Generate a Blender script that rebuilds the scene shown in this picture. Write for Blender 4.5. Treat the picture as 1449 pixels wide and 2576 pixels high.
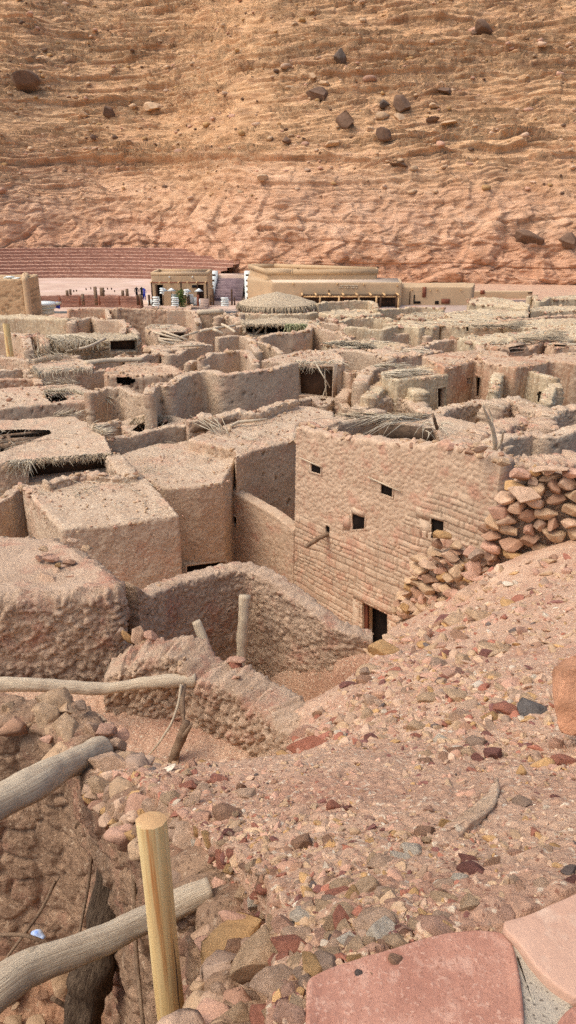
import bpy, math, random
import numpy as np
from mathutils import Vector
for o in list(bpy.data.objects): bpy.data.objects.remove(o)
R = math.radians
SC = bpy.context.scene; COL = SC.collection
# ---------------------------------------------------------------- camera, sky, sun
CH, PITCH, FP, CX, CY = 12.0, R(22), 1910.0, 724.5, 1288.0      # camera height, pitch, focal length / centre in photo units
cam = bpy.data.cameras.new('camera'); co = bpy.data.objects.new('camera', cam); COL.objects.link(co)
cam.sensor_fit = 'VERTICAL'; cam.sensor_height = 24; cam.lens = 24 * FP / 2576; cam.clip_start = .05; cam.clip_end = 2000
co.location = (0, 0, CH); co.rotation_euler = (R(90) - PITCH, 0, 0); SC.camera = co
w = bpy.data.worlds.new('World'); SC.world = w; w.use_nodes = True
wn = w.node_tree; wn.nodes.clear()
sky = wn.nodes.new('ShaderNodeTexSky'); sky.sky_type = 'NISHITA'; sky.sun_disc = False
sky.sun_elevation = R(58); sky.sun_rotation = R(-110); sky.dust_density = 4; sky.air_density = .7; sky.ozone_density = .6
bg = wn.nodes.new('ShaderNodeBackground'); bg.inputs[1].default_value = .15
wo = wn.nodes.new('ShaderNodeOutputWorld')
wn.links.new(sky.outputs[0], bg.inputs[0]); wn.links.new(bg.outputs[0], wo.inputs[0])
sl = bpy.data.lights.new('sun', 'SUN'); sl.energy = .6; sl.angle = R(35); sl.color = (1, .95, .88)
so = bpy.data.objects.new('sun', sl); COL.objects.link(so)
_el, _az = R(58), R(-110)                      # azimuth clockwise from +Y
_d = Vector((math.sin(_az) * math.cos(_el), math.cos(_az) * math.cos(_el), math.sin(_el)))
so.rotation_euler = _d.to_track_quat('Z', 'Y').to_euler()
SC.view_settings.view_transform = 'Standard'; SC.view_settings.look = 'None'; SC.view_settings.gamma = 1
SC.view_settings.exposure = 0.74
SC.cycles.max_bounces = 5; SC.cycles.diffuse_bounces = 3; SC.cycles.use_denoising = False; SC.cycles.sample_clamp_indirect = 4

# ---------------------------------------------------------------- picking real points
SP, CP = math.sin(PITCH), math.cos(PITCH)
def fwd(py): return FP * CP + (CY - py) * SP
def kk(py): return (FP * SP - (CY - py) * CP) / fwd(py)          # drop per metre forward
def A(px, py, Y): return np.array(((px - CX) / fwd(py) * Y, Y, CH - kk(py) * Y))
def G(px, py, z): return A(px, py, (CH - z) / kk(py))
def PL(px, py, p0, d):                                            # on the vertical plane through p0 along d (xy)
    a = (px - CX) / fwd(py)
    Y = (p0[0] * d[1] - p0[1] * d[0]) / (a * d[1] - d[0])
    return A(px, py, Y)
def proj(P):
    P = np.asarray(P); x = P[..., 0]; y = P[..., 1]; z = P[..., 2] - CH
    dep = y * CP - z * SP; up = y * SP + z * CP
    return CX + FP * x / dep, CY - FP * up / dep
# ---------------------------------------------------------------- noise
def _h(ix, iy, iz, seed):
    n = (ix.astype(np.uint32) * np.uint32(374761393) + iy.astype(np.uint32) * np.uint32(668265263)
         + iz.astype(np.uint32) * np.uint32(2147483647) + np.uint32((seed * 1013904223) & 0xffffffff))
    n = (n ^ (n >> np.uint32(13))) * np.uint32(1274126177); n = (n ^ (n >> np.uint32(16))) * np.uint32(2246822519)
    return ((n ^ (n >> np.uint32(15))) & np.uint32(0xffffff)).astype(np.float64) / float(0xffffff)
def vn(p, seed=0):
    f = np.floor(p); i = f.astype(np.int64); t = p - f; t = t * t * (3 - 2 * t)
    r = 0
    for a in (0, 1):
        wx = t[:, 0] if a else 1 - t[:, 0]
        for b in (0, 1):
            wy = t[:, 1] if b else 1 - t[:, 1]
            for c in (0, 1):
                wz = t[:, 2] if c else 1 - t[:, 2]
                r = r + wx * wy * wz * _h(i[:, 0] + a, i[:, 1] + b, i[:, 2] + c, seed)
    return r * 2 - 1
def fbm(p, f=1., o=4, seed=0, g=.5):
    p = np.asarray(p, float) * f; a = 1; r = 0; s = 0
    for k in range(o):
        r = r + a * vn(p + k * 17.3, seed + k); s += a; a *= g; p = p * 2.03
    return r / s
def cell(p, seed=0):                                              # 3-D cells: distance to border-ish, id
    f = np.floor(p).astype(np.int64); d1 = np.full(len(p), 9.); d2 = d1.copy(); ID = np.zeros(len(p))
    for a in (-1, 0, 1):
        for b in (-1, 0, 1):
            for c in (-1, 0, 1):
                i = f[:, 0] + a; j = f[:, 1] + b; k = f[:, 2] + c
                q = np.stack([i + _h(i, j, k, seed), j + _h(i, j, k, seed + 7), k + _h(i, j, k, seed + 13)], 1)
                d = np.sqrt(((q - p) ** 2).sum(1)); cl = d < d1
                d2 = np.where(cl, d1, np.minimum(d2, d)); ID = np.where(cl, _h(i, j, k, seed + 29), ID); d1 = np.where(cl, d, d1)
    return d2 - d1, ID
def sstep(a, b, x): t = np.clip((x - a) / (b - a), 0, 1); return t * t * (3 - 2 * t)
rnd = random.Random(5); nr = np.random.RandomState(5)
# ---------------------------------------------------------------- materials
SH = [1.08, 1.03]
def lin(c):
    r = [((v / 255) / 12.92 if v / 255 < .04045 else ((v / 255 + .055) / 1.055) ** 2.4) for v in c]
    if max(c) - min(c) < 130: m = sum(r) / 3; r = [m + (v - m) * .88 for v in r]; r[1] *= SH[0]; r[2] *= SH[1]
    return (r[0], r[1], r[2], 1)
def material(name, c1, c2, scale=3., bump=.3, bscale=25., rough=.95, tint=False, c3=None, c3s=1., stretch=(1, 1, 1), uv=False, bdist=.02, speck=None, streak=None):
    m = bpy.data.materials.new(name); m.use_nodes = True; nt = m.node_tree; N = nt.nodes; L = nt.links
    b = N['Principled BSDF']; b.inputs['Roughness'].default_value = rough; b.inputs['Specular IOR Level'].default_value = .15
    tc = N.new('ShaderNodeTexCoord'); mp = N.new('ShaderNodeMapping'); mp.inputs['Scale'].default_value = stretch
    L.new(tc.outputs['UV' if uv else 'Object'], mp.inputs[0])
    def noise(s, det=5, ro=.6):
        n = N.new('ShaderNodeTexNoise'); n.inputs['Scale'].default_value = s; n.inputs['Detail'].default_value = det; n.inputs['Roughness'].default_value = ro
        L.new(mp.outputs[0], n.inputs[0]); return n
    def mix(a, c, f, mode='MIX'):
        x = N.new('ShaderNodeMix'); x.data_type = 'RGBA'; x.blend_type = mode
        for s, v in ((x.inputs[6], a), (x.inputs[7], c), (x.inputs[0], f)):
            if hasattr(v, 'links'): L.new(v, s)
            else: s.default_value = v
        return x.outputs[2]
    def ramp(src, lo, hi):
        r = N.new('ShaderNodeMapRange'); r.inputs[1].default_value = lo; r.inputs[2].default_value = hi; L.new(src, r.inputs[0]); return r.outputs[0]
    c = mix(lin(c1), lin(c2), ramp(noise(scale).outputs[0], .35, .65))
    if c3: c = mix(c, lin(c3), ramp(noise(c3s, 4, .65).outputs[0], .52, .68))
    if streak:                                                    # rain-washed vertical stains
        m2 = N.new('ShaderNodeMapping'); m2.inputs['Scale'].default_value = (5, 5, .35); L.new(tc.outputs['Object'], m2.inputs[0])
        n = N.new('ShaderNodeTexNoise'); n.inputs['Scale'].default_value = 1.3; n.inputs['Detail'].default_value = 5; L.new(m2.outputs[0], n.inputs[0])
        c = mix(c, lin(streak), ramp(n.outputs[0], .5, .72))
    if speck:                                                     # straw and grit
        n = noise(speck[1], 2, .5); c = mix(c, lin(speck[0]), ramp(n.outputs[0], .6, .68))
        n2 = noise(speck[1] * 1.7, 2, .5); c = mix(c, lin(speck[2]), ramp(n2.outputs[0], .6, .7))
    if tint:
        at = N.new('ShaderNodeAttribute'); at.attribute_name = 'tint'; c = mix(c, at.outputs[0], 1., 'MULTIPLY')
    L.new(c, b.inputs['Base Color'])
    if bump:
        h = noise(bscale, 7, .68); bp = N.new('ShaderNodeBump'); bp.inputs['Strength'].default_value = bump; bp.inputs['Distance'].default_value = bdist
        L.new(h.outputs[0], bp.inputs['Height']); L.new(bp.outputs[0], b.inputs['Normal'])
    return m
M = {}
M['mud'] = material('mud_plaster', (206, 172, 142), (190, 154, 124), 1.6, 1., 9, c3=(200, 154, 124), c3s=.9, speck=((226, 198, 168), 16, (140, 102, 78)), tint=True, bdist=.05)
M['mud_pale'] = material('pale_mud_plaster', (212, 184, 148), (192, 161, 126), 1.2, .7, 6, c3=(199, 156, 122), c3s=.5, speck=((228, 204, 174), 10, (156, 124, 96)), tint=True, bdist=.06, streak=(170, 138, 106))
M['mud_wash'] = material('rain_streaked_plaster', (206, 168, 136), (188, 147, 115), 1.2, .6, 7, c3=(190, 130, 98), c3s=.6, speck=((222, 192, 160), 12, (142, 102, 78)), tint=True, bdist=.05, streak=(168, 120, 88))
M['rough'] = material('rough_mud_and_stone', (208, 170, 140), (188, 150, 121), 3, 1., 14, c3=(188, 128, 102), c3s=2, speck=((214, 178, 148), 30, (132, 98, 74)), tint=True, bdist=.05)
M['pitwall'] = material('shaded_brown_earth_and_stone', (174, 134, 104), (146, 110, 84), 3, 1., 14, c3=(164, 112, 88), c3s=2, speck=((190, 154, 124), 30, (110, 80, 60)), tint=True, bdist=.05)  # browner, darker copy of rough: the pit's shade put into the colour
M['stone'] = material('sandstone_masonry', (206, 170, 140), (190, 154, 124), 4, .6, 30, c3=(198, 146, 118), c3s=2, tint=True, bdist=.02)
SH[:] = [1, 1]
M['rock'] = material('rock', (255, 255, 255), (226, 220, 214), 5, .8, 22, tint=True, bdist=.03)
SH[:] = [1.08, 1.03]
M['thatch'] = material('weathered_palm_thatch', (212, 182, 148), (176, 146, 116), 7, 1., 30, stretch=(1, 1, .5), bdist=.06, speck=((214, 196, 164), 14, (100, 80, 62)))
M['frond'] = material('dry_palm_frond', (218, 196, 168), (186, 160, 132), 6, .3, 30)
M['frondg'] = material('green_palm_frond', (150, 150, 105), (186, 172, 130), 3, .3, 30)
M['mat'] = material('woven_palm_mat', (120, 92, 70), (88, 66, 50), 12, 1, 60)
M['palmwood'] = material('palm_log', (150, 118, 92), (112, 84, 64), 9, 1, 40)
M['log'] = material('weathered_log', (216, 190, 160), (196, 166, 136), 2.2, .7, 5, uv=True, stretch=(1, 8, 1), c3=(172, 140, 112), c3s=4, bdist=.02)
M['bark'] = material('dark_bark', (128, 102, 80), (78, 58, 44), 5, 1., 7, uv=True, stretch=(2, 5, 1), bdist=.05)
M['pine'] = material('yellow_pine', (242, 206, 144), (228, 182, 112), 1.2, .25, 5, uv=True, stretch=(.7, 9, 1), c3=(190, 118, 56), c3s=.7, rough=.75, bdist=.01)
M['pinecut'] = material('sawn_end', (226, 180, 124), (200, 150, 100), 8, .4, 30)
M['adobe'] = material('smooth_new_adobe', (204, 166, 126), (192, 154, 116), .5, .25, 6, bdist=.05)
M['adobetop'] = material('pale_roof_screed', (220, 188, 160), (208, 174, 146), .4, .2, 4)
M['dark'] = material('painted_dark_opening', (40, 30, 24), (28, 20, 16), 3, 0)  # near-black colour that paints unlit depth onto flat sheets in openings
M['woodd'] = material('dark_wood_and_shade', (98, 68, 48), (70, 48, 36), 2, .2, 10)  # real dark wood, also the painted shade of opening backs and porch wall
M['woodr'] = material('reddish_wood', (150, 84, 58), (118, 66, 48), 2, .2, 10)
M['white'] = material('white_paint', (240, 238, 232), (226, 222, 216), 2, 0)
M['cream'] = material('cream_plastic', (226, 214, 190), (208, 194, 168), 2, 0)
M['blue'] = material('blue_cloth', (60, 78, 190), (48, 62, 160), 2, 0)
M['black'] = material('black_cloth', (38, 38, 46), (28, 28, 34), 2, 0)
M['grey'] = material('grey_kerb', (112, 108, 106), (92, 90, 90), 2, .2)
M['paving'] = material('pink_paving', (212, 176, 154), (196, 156, 136), .35, .3, 3, c3=(222, 184, 168), c3s=.15)
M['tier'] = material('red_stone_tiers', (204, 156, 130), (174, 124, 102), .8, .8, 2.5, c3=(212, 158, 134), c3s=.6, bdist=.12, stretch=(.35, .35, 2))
M['stair'] = material('purple_stone_steps', (150, 122, 124), (124, 98, 102), .8, .4, 4)
M['green'] = material('green_leaves', (112, 128, 62), (78, 96, 44), 3, .3)
M['slab'] = material('red_sandstone_slab', (190, 130, 106), (174, 114, 92), 7, 1., 45, c3=(202, 148, 124), c3s=16, bdist=.006, speck=((200, 146, 122), 90, (160, 104, 82)))
M['slab2'] = material('pink_sandstone_slab', (206, 158, 132), (194, 144, 118), 5, .8, 24, c3=(212, 170, 144), c3s=10, bdist=.008)
M['cement'] = material('grey_cement', (194, 174, 152), (178, 158, 138), 12, 1., 60, bdist=.01, speck=((196, 176, 152), 60, (120, 104, 90)))
M['clump'] = material('white_and_blue_plastic', (220, 226, 240), (120, 150, 220), 20, 0)
M['skin'] = material('skin', (150, 104, 80), (140, 96, 74), 2, 0)
# ---------------------------------------------------------------- mesh helpers
def tag(o, label, cat, group=None, kind=None):
    if label: o['label'] = label
    if cat: o['category'] = cat
    if group: o['group'] = group
    o['kind'] = kind or 'thing'
    return o
def empty(name, loc, label, cat, group=None):
    o = bpy.data.objects.new(name, None); COL.objects.link(o); o.location = loc; o.empty_display_size = .2
    return tag(o, label, cat, group)
def mesh(name, V, Q=None, T=None, mat=None, smooth=True, tint=None, uv=None):
    me = bpy.data.meshes.new(name); V = np.asarray(V, np.float32); me.vertices.add(len(V)); me.vertices.foreach_set('co', V.ravel())
    li = []; st = []; n = 0
    if Q is not None and len(Q): Q = np.asarray(Q, np.int32); li.append(Q.ravel()); st.append(np.arange(len(Q)) * 4); n = len(Q) * 4
    if T is not None and len(T): T = np.asarray(T, np.int32); li.append(T.ravel()); st.append(n + np.arange(len(T)) * 3)
    li = np.concatenate(li); st = np.concatenate(st)
    me.loops.add(len(li)); me.loops.foreach_set('vertex_index', li.astype(np.int32))
    me.polygons.add(len(st)); me.polygons.foreach_set('loop_start', st.astype(np.int32))
    if smooth: me.polygons.foreach_set('use_smooth', np.ones(len(st), bool))
    if uv is not None:
        u = me.uv_layers.new(name='UVMap'); u.data.foreach_set('uv', np.asarray(uv, np.float32)[li].ravel())
    me.update(calc_edges=True)
    if tint is not None:
        a = me.color_attributes.new('tint', 'FLOAT_COLOR', 'POINT'); t = np.ones((len(V), 4), np.float32); t[:, :3] = tint if np.ndim(tint) == 2 else np.asarray(tint)
        a.data.foreach_set('color', t.ravel())
    if mat: me.materials.append(M[mat] if isinstance(mat, str) else mat)
    return me
def link(name, me, parent=None):
    o = bpy.data.objects.new(name, me); COL.objects.link(o)
    if parent is not None:
        o.parent = parent; o.matrix_parent_inverse.identity(); o.location = -Vector(parent_loc(parent))
    return o
def parent_loc(p):
    v = Vector(p.location)
    while p.parent: p = p.parent; v += Vector(p.location)
    return v
class MB:                                                         # collects pieces into one mesh
    def __init__(s): s.V = []; s.Q = []; s.T = []; s.C = []; s.U = []; s.n = 0
    def add(s, V, Q=None, T=None, c=(1, 1, 1), uv=None):
        V = np.asarray(V, float).reshape(-1, 3); s.V.append(V)
        if Q is not None and len(Q): s.Q.append(np.asarray(Q) + s.n)
        if T is not None and len(T): s.T.append(np.asarray(T) + s.n)
        s.C.append(np.ones((len(V), 3)) * np.asarray(c)); s.U.append(np.zeros((len(V), 2)) if uv is None else uv); s.n += len(V)
    def box(s, c, d, rz=0, col=(1, 1, 1)):
        x, y, z = [v / 2 for v in d]; V = np.array([(a * x, b * y, e * z) for e in (-1, 1) for b in (-1, 1) for a in (-1, 1)])
        cr, sr = math.cos(rz), math.sin(rz); V = np.stack([V[:, 0] * cr - V[:, 1] * sr, V[:, 0] * sr + V[:, 1] * cr, V[:, 2]], 1) + np.asarray(c)
        s.add(V, [(0, 2, 3, 1), (4, 5, 7, 6), (0, 1, 5, 4), (2, 6, 7, 3), (0, 4, 6, 2), (1, 3, 7, 5)], c=col)
    def prism(s, poly, z0, z1, col=(1, 1, 1)):
        poly = np.asarray(poly, float)[:, :2]; n = len(poly); c = poly.mean(0)
        a = .5 * np.sum(poly[:, 0] * np.roll(poly[:, 1], -1) - np.roll(poly[:, 0], -1) * poly[:, 1])
        if a < 0: poly = poly[::-1]
        z0 = np.broadcast_to(z0, n); z1 = np.broadcast_to(z1, n)
        V = np.concatenate([np.c_[poly, z0], np.c_[poly, z1], [[*c, np.mean(z0)], [*c, np.mean(z1)]]]); i = np.arange(n); j = (i + 1) % n
        s.add(V, np.stack([i, j, j + n, i + n], 1), np.concatenate([np.stack([j, i, np.full(n, 2 * n)], 1), np.stack([i + n, j + n, np.full(n, 2 * n + 1)], 1)]), c=col)
    def tube(s, pts, r, sides=8, col=(1, 1, 1), rough=0, seed=0, step=None, cap=True):
        pts = np.asarray(pts, float); r = np.broadcast_to(r, len(pts)).astype(float)
        if step or len(pts) > 2:
            d = np.r_[0, np.cumsum(np.linalg.norm(np.diff(pts, axis=0), axis=1))]; n = max(len(pts) * 2, int(d[-1] / step) if step else len(pts) * 4)
            t = np.linspace(0, d[-1], n); P = np.stack([np.interp(t, d, pts[:, k]) for k in range(3)], 1); r = np.interp(t, d, r)
            for _ in range(max(1, n // (len(pts) * 2))): P[1:-1] = (P[:-2] + 2 * P[1:-1] + P[2:]) / 4
            pts = P
        n = len(pts); tg = np.gradient(pts, axis=0); tg /= np.linalg.norm(tg, axis=1)[:, None] + 1e-9
        up = np.array([0, 0, 1.]) if abs(tg[:, 2]).mean() < .8 else np.array([0, 1., 0])
        a = np.cross(tg, up); a /= np.linalg.norm(a, axis=1)[:, None] + 1e-9; b = np.cross(a, tg)
        th = np.arange(sides) / sides * 2 * math.pi
        D = a[:, None] * np.cos(th)[None, :, None] + b[:, None] * np.sin(th)[None, :, None]
        V = pts[:, None] + D * r[:, None, None]
        if rough:
            q = V.reshape(-1, 3); f = 1 / max(r.mean(), .01)
            grain = np.c_[np.tile(th / 6.283 * 10, n), np.repeat(np.arange(n) * .12, sides), np.zeros(n * sides)]
            V = V + (D.reshape(-1, 3) * (fbm(q, f * .5, 3, seed) * rough * 1.1 + rough * .35 * vn(grain, seed))[:, None] * r.mean()).reshape(V.shape)
        V = V.reshape(-1, 3); L_ = np.r_[0, np.cumsum(np.linalg.norm(np.diff(pts, axis=0), axis=1))]
        U = np.c_[np.repeat(L_, sides) * 1.5, np.tile(np.abs(th / math.pi - 1), n)]
        i = np.arange((n - 1) * sides); row = i // sides; k = i % sides; k2 = (k + 1) % sides
        Q = np.stack([row * sides + k, row * sides + k2, (row + 1) * sides + k2, (row + 1) * sides + k], 1)
        T = None
        if cap:
            V = np.concatenate([V, pts[:1], pts[-1:]]); U = np.concatenate([U, U[:1], U[-1:]]); k = np.arange(sides); k2 = (k + 1) % sides
            T = np.concatenate([np.stack([k2, k, np.full(sides, n * sides)], 1), np.stack([(n - 1) * sides + k, (n - 1) * sides + k2, np.full(sides, n * sides + 1)], 1)])
        s.add(V, Q, T, c=col, uv=U)
    def blade(s, p, q, w, sag=0, col=(1, 1, 1)):                  # a thin three-sided palm rib
        p = np.asarray(p, float); q = np.asarray(q, float); m = (p + q) / 2 + np.array([0, 0, -sag])
        P = np.array([p, m, q]); d = q - p; a = np.cross(d, (0, 0, 1)); a = a / (np.linalg.norm(a) + 1e-9) * w / 2; u = np.array([0, 0, w * .6])
        V = np.concatenate([[P[0] - a, P[0] + a, P[0] + u], [P[1] - a, P[1] + a, P[1] + u], [P[2] - a * .2, P[2] + a * .2, P[2] + u * .2]])
        s.add(V, [(0, 3, 4, 1), (1, 4, 5, 2), (2, 5, 3, 0), (3, 6, 7, 4), (4, 7, 8, 5), (5, 8, 6, 3)], [(0, 1, 2), (6, 8, 7)], c=col)
    def build(s, name, mat, parent=None, smooth=False, tint=True):
        return link(name, mesh(name, np.concatenate(s.V), np.concatenate(s.Q) if s.Q else None, np.concatenate(s.T) if s.T else None, mat, smooth,
                               np.concatenate(s.C) if tint else None, np.concatenate(s.U)), parent)
def resample(P, s, closed=False):
    P = np.asarray(P, float)
    if closed: P = np.concatenate([P, P[:1]])
    d = np.r_[0, np.cumsum(np.linalg.norm(np.diff(P[:, :2], axis=0), axis=1))]; n = max(6, int(d[-1] / s))
    t = np.linspace(0, d[-1], n + 1)
    if closed: t = t[:-1]
    return np.stack([np.interp(t, d, P[:, k]) for k in range(P.shape[1])], 1), t
def smooth_path(P, it, closed=False):
    P = P.copy()
    for _ in range(it):
        if closed: P = (np.roll(P, 1, 0) + 2 * P + np.roll(P, -1, 0)) / 4
        else: P[1:-1] = (P[:-2] + 2 * P[1:-1] + P[2:]) / 4
    return P
SEED = [0]
def surf_disp(V, nrm, kind, amp, sp, seed):
    """mud, rubble and stone relief; returns displaced verts + tint"""
    tint = np.ones((len(V), 3))
    d = fbm(V, .9, 3, seed) * amp * 1.0 + fbm(V, 4, 4, seed + 3) * amp * .9
    if sp < .09: d += fbm(V, 17, 2, seed + 5) * amp * .6
    if kind == 'lump':                                            # mud mixed with small stones
        b, i = cell(V * 7 + fbm(V, 6, 2, seed)[:, None] * .5, seed); d += (np.minimum(b, .35) - .2) * amp * 1.5
        tint *= (1 + (i - .5) * .16)[:, None]
    if kind == 'lumpbig':
        b, i = cell(V * np.array([3.6, 3.6, 5]) + fbm(V, 4, 2, seed)[:, None] * .4, seed); d += (sstep(.02, .2, b) * (.4 + .6 * i) - .35) * amp * 1.5
        tint *= (1 + (i - .5) * .22)[:, None]
    if kind == 'clods':                                           # eroded earth, clods and cracks
        d += (np.abs(fbm(V, 3, 4, seed + 9)) - .2) * -amp * 1.6 + fbm(V, 12, 3, seed + 2) * amp * .9
        b, i = cell(V * [11, 11, 12] + fbm(V, 5, 2, seed)[:, None] * .8, seed); d += (sstep(.0, .25, b) * (.3 + .7 * i) - .4) * amp * 1.5; tint *= (1 + (i - .5) * .14 - .12 * (1 - sstep(0, .1, b)))[:, None]
    if kind == 'pits':                                            # pocked plaster
        b, i = cell(V * 4.2, seed); hole = (i > .8) * sstep(.35, .6, b); d -= hole * amp * 2.5; tint *= (1 - .35 * hole)[:, None]
        b, i = cell(V * 11 + 5, seed); hole = (i > .9) * sstep(.3, .55, b); d -= hole * amp * 1.3; tint *= (1 - .3 * hole)[:, None]
    tint *= (1 + fbm(V, .35, 2, seed + 40) * .06)[:, None]
    return V + nrm * d[:, None], tint
def drop(V, F, hole, nrm=None, off=None):
    """faces that fall inside an opening given as a photo-space quad (on that surface)"""
    c = V[F].mean(1); px, py = proj(c if off is None else c + off)
    H = np.asarray(hole, float); ins = np.ones(len(c), bool); s = None
    a = .5 * np.sum(H[:, 0] * np.roll(H[:, 1], -1) - np.roll(H[:, 0], -1) * H[:, 1]); sg = 1 if a > 0 else -1
    for k in range(len(H)):
        p, q = H[k], H[(k + 1) % len(H)]; ins &= sg * ((q[0] - p[0]) * (py - p[1]) - (q[1] - p[1]) * (px - p[0])) > 0
    return ins
def rect(x0, y0, x1, y1, s0=0, s1=0): return [(x0, y0), (x1, y0 + s0), (x1, y1 + s1), (x0, y1)]
def reveal(parent, hole, p0, d, depth, mat='mud', name='window', back=True, backmat='dark', lintel=None):
    """the lining of an opening: four thick sides and, behind them, a dark sheet painted as the unlit inside"""
    P = [PL(x, y, p0, d) for x, y in hole]; d = np.array([d[0], d[1], 0.]); d /= np.linalg.norm(d); n = np.array([-d[1], d[0], 0])
    if n[1] < 0: n = -n
    mb = MB(); P = np.array(P) - n * .015; c = P.mean(0); O = c + (P - c) * 1.0; W = P + (P - c) / (np.linalg.norm(P - c, axis=1)[:, None]) * .07
    B = O + n * depth; WB = W + n * depth
    V = np.concatenate([O, W, B, WB]); Q = []
    m_ = len(hole)
    for k in range(m_):
        j = (k + 1) % m_; Q += [(k, j, j + m_, k + m_), (k, k + 2 * m_, j + 2 * m_, j), (k + m_, j + m_, j + 3 * m_, k + 3 * m_)]
    mb.add(V, Q); f = mb.build(name, mat, parent)
    if back:
        m2 = MB(); cb = WB.mean(0); m2.add(np.concatenate([WB, WB + n * .03, [cb, cb + n * .03]]), [(k, k + m_, (k + 1) % m_ + m_, (k + 1) % m_) for k in range(m_)], [(k, (k + 1) % m_, 2 * m_) for k in range(m_)] + [((k + 1) % m_ + m_, k + m_, 2 * m_ + 1) for k in range(m_)]); m2.build('painted_dark_back', backmat, f)  # back sheet coloured dark in place of the unlit room behind
    if lintel:
        a = (P[0] + P[1]) / 2; L_ = np.linalg.norm(P[1] - P[0]); m3 = MB(); m3.box(a + np.array([0, 0, .03]) , (L_ * 1.7, .12, .05 if lintel is True else lintel), math.atan2(P[1][1] - P[0][1], P[1][0] - P[0][0])); m3.build('lintel', 'log' if lintel is True else 'stone', f)
    return f
def wall_mesh(path, th, zb, kind='lump', amp=.03, sp=None, holes=(), seed=None, mat='mud', rag=.07, bat=.1, stone=None, sm=2, capr=None):
    if seed is None: SEED[0] += 11; seed = SEED[0]
    path = np.asarray(path, float); Ym = np.median(path[:, 1])
    if sp is None: sp = max(.022, Ym * .0021)
    P, t = resample(path, sp)
    xy = smooth_path(P[:, :2], max(1, int(sm * (.06 / sp) ** 2 * 3) if sp < .1 else sm)); z = P[:, 2]
    rg = fbm(np.c_[P[:, :2], P[:, 2] * 0], 1.1, 3, seed + 1) * rag + fbm(np.c_[P[:, :2], P[:, 2] * 0], 4, 4, seed + 2, .65) * rag * 1.1
    z = z + rg
    tg = np.gradient(xy, axis=0); tg /= np.linalg.norm(tg, axis=1)[:, None]; nx = np.stack([-tg[:, 1], tg[:, 0]], 1)
    zbv = np.broadcast_to(zb, len(P)) if np.ndim(zb) == 0 else np.interp(np.linspace(0, 1, len(P)), np.linspace(0, 1, len(zb)), zb)
    h = z.max() - np.min(zbv); nv = int(min(260, max(4, h / sp))); r = capr or th * .3
    v = np.linspace(0, 1, nv)
    ac = np.linspace(0, math.pi, 9)[1:-1]; U = len(P)
    rows = []; nrm = []
    for k in v:
        hh = (z - r * .55 - zbv) * k + zbv; wd = th / 2 + bat * (1 - k)
        rows.append(np.c_[xy + nx * wd if np.ndim(wd) == 0 else xy + nx * wd[:, None], hh]); nrm.append(np.c_[nx, np.zeros(U)])
    for a in ac:
        ce = abs(math.cos(a)) ** .4 * (1 if math.cos(a) > 0 else -1); rows.append(np.c_[xy + nx * (th / 2 * ce), z - r * .55 + r * .55 * math.sin(a) ** .7]); nrm.append(np.c_[nx * math.cos(a), np.full(U, math.sin(a))])
    for k in v[::-1]:
        hh = (z - r * .55 - zbv) * k + zbv; wd = th / 2 + bat * (1 - k)
        rows.append(np.c_[xy - nx * wd, hh]); nrm.append(np.c_[-nx, np.zeros(U)])
    Rn = len(rows); V = np.array(rows).reshape(-1, 3); Nn = np.array(nrm).reshape(-1, 3)
    if stone is not None:
        V, tint = stone(V, Nn, t, nv, Rn, U, seed)
    else: V, tint = surf_disp(V, Nn, kind, amp, sp, seed)
    i, j = np.meshgrid(np.arange(Rn - 1), np.arange(U - 1), indexing='ij'); i = i.ravel(); j = j.ravel()
    Q = np.stack([i * U + j, i * U + j + 1, (i + 1) * U + j + 1, (i + 1) * U + j], 1)
    for H in holes:
        ins = drop(V, Q, H); n3 = Nn[Q[:, 0]]; c = V[Q].mean(1); front = (n3 * (c - np.array([0, 0, CH]))).sum(1) < 0
        off = -n3 * th; insb = drop(V, Q, H, off=-n3 * 0 + off)
        side = (i < nv - 1) | (i >= Rn - nv)
        keep = ~((ins & front & side) | (insb & ~front & side)); Q = Q[keep]; i = i[keep]; j = j[keep]
    k = np.arange(nv - 1); caps = []
    for e, fl in ((0, 0), (U - 1, 1)):
        a = k * U + e; b = (k + 1) * U + e; c = (Rn - 2 - k) * U + e; d = (Rn - 1 - k) * U + e
        caps.append(np.stack([a, b, c, d] if not fl else [d, c, b, a], 1))
        mid = [(nv - 1 + q) * U + e for q in range(9)]
        for q in range(4): caps.append(np.array([[mid[q], mid[q + 1], mid[7 - q], mid[8 - q]]] if not fl else [[mid[8 - q], mid[7 - q], mid[q + 1], mid[q]]]))
    Q = np.concatenate([Q] + caps)
    Q = Q[:, ::-1]
    return V, Q, tint
def wall(name, label, cat, path, th, zb, mat='mud', group=None, parent=None, **kw):
    V, Q, tint = wall_mesh(path, th, zb, **kw); o = link(name, mesh(name, V, Q, None, mat, True, tint), parent)
    if parent is None: tag(o, label, cat, group)
    return o
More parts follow.
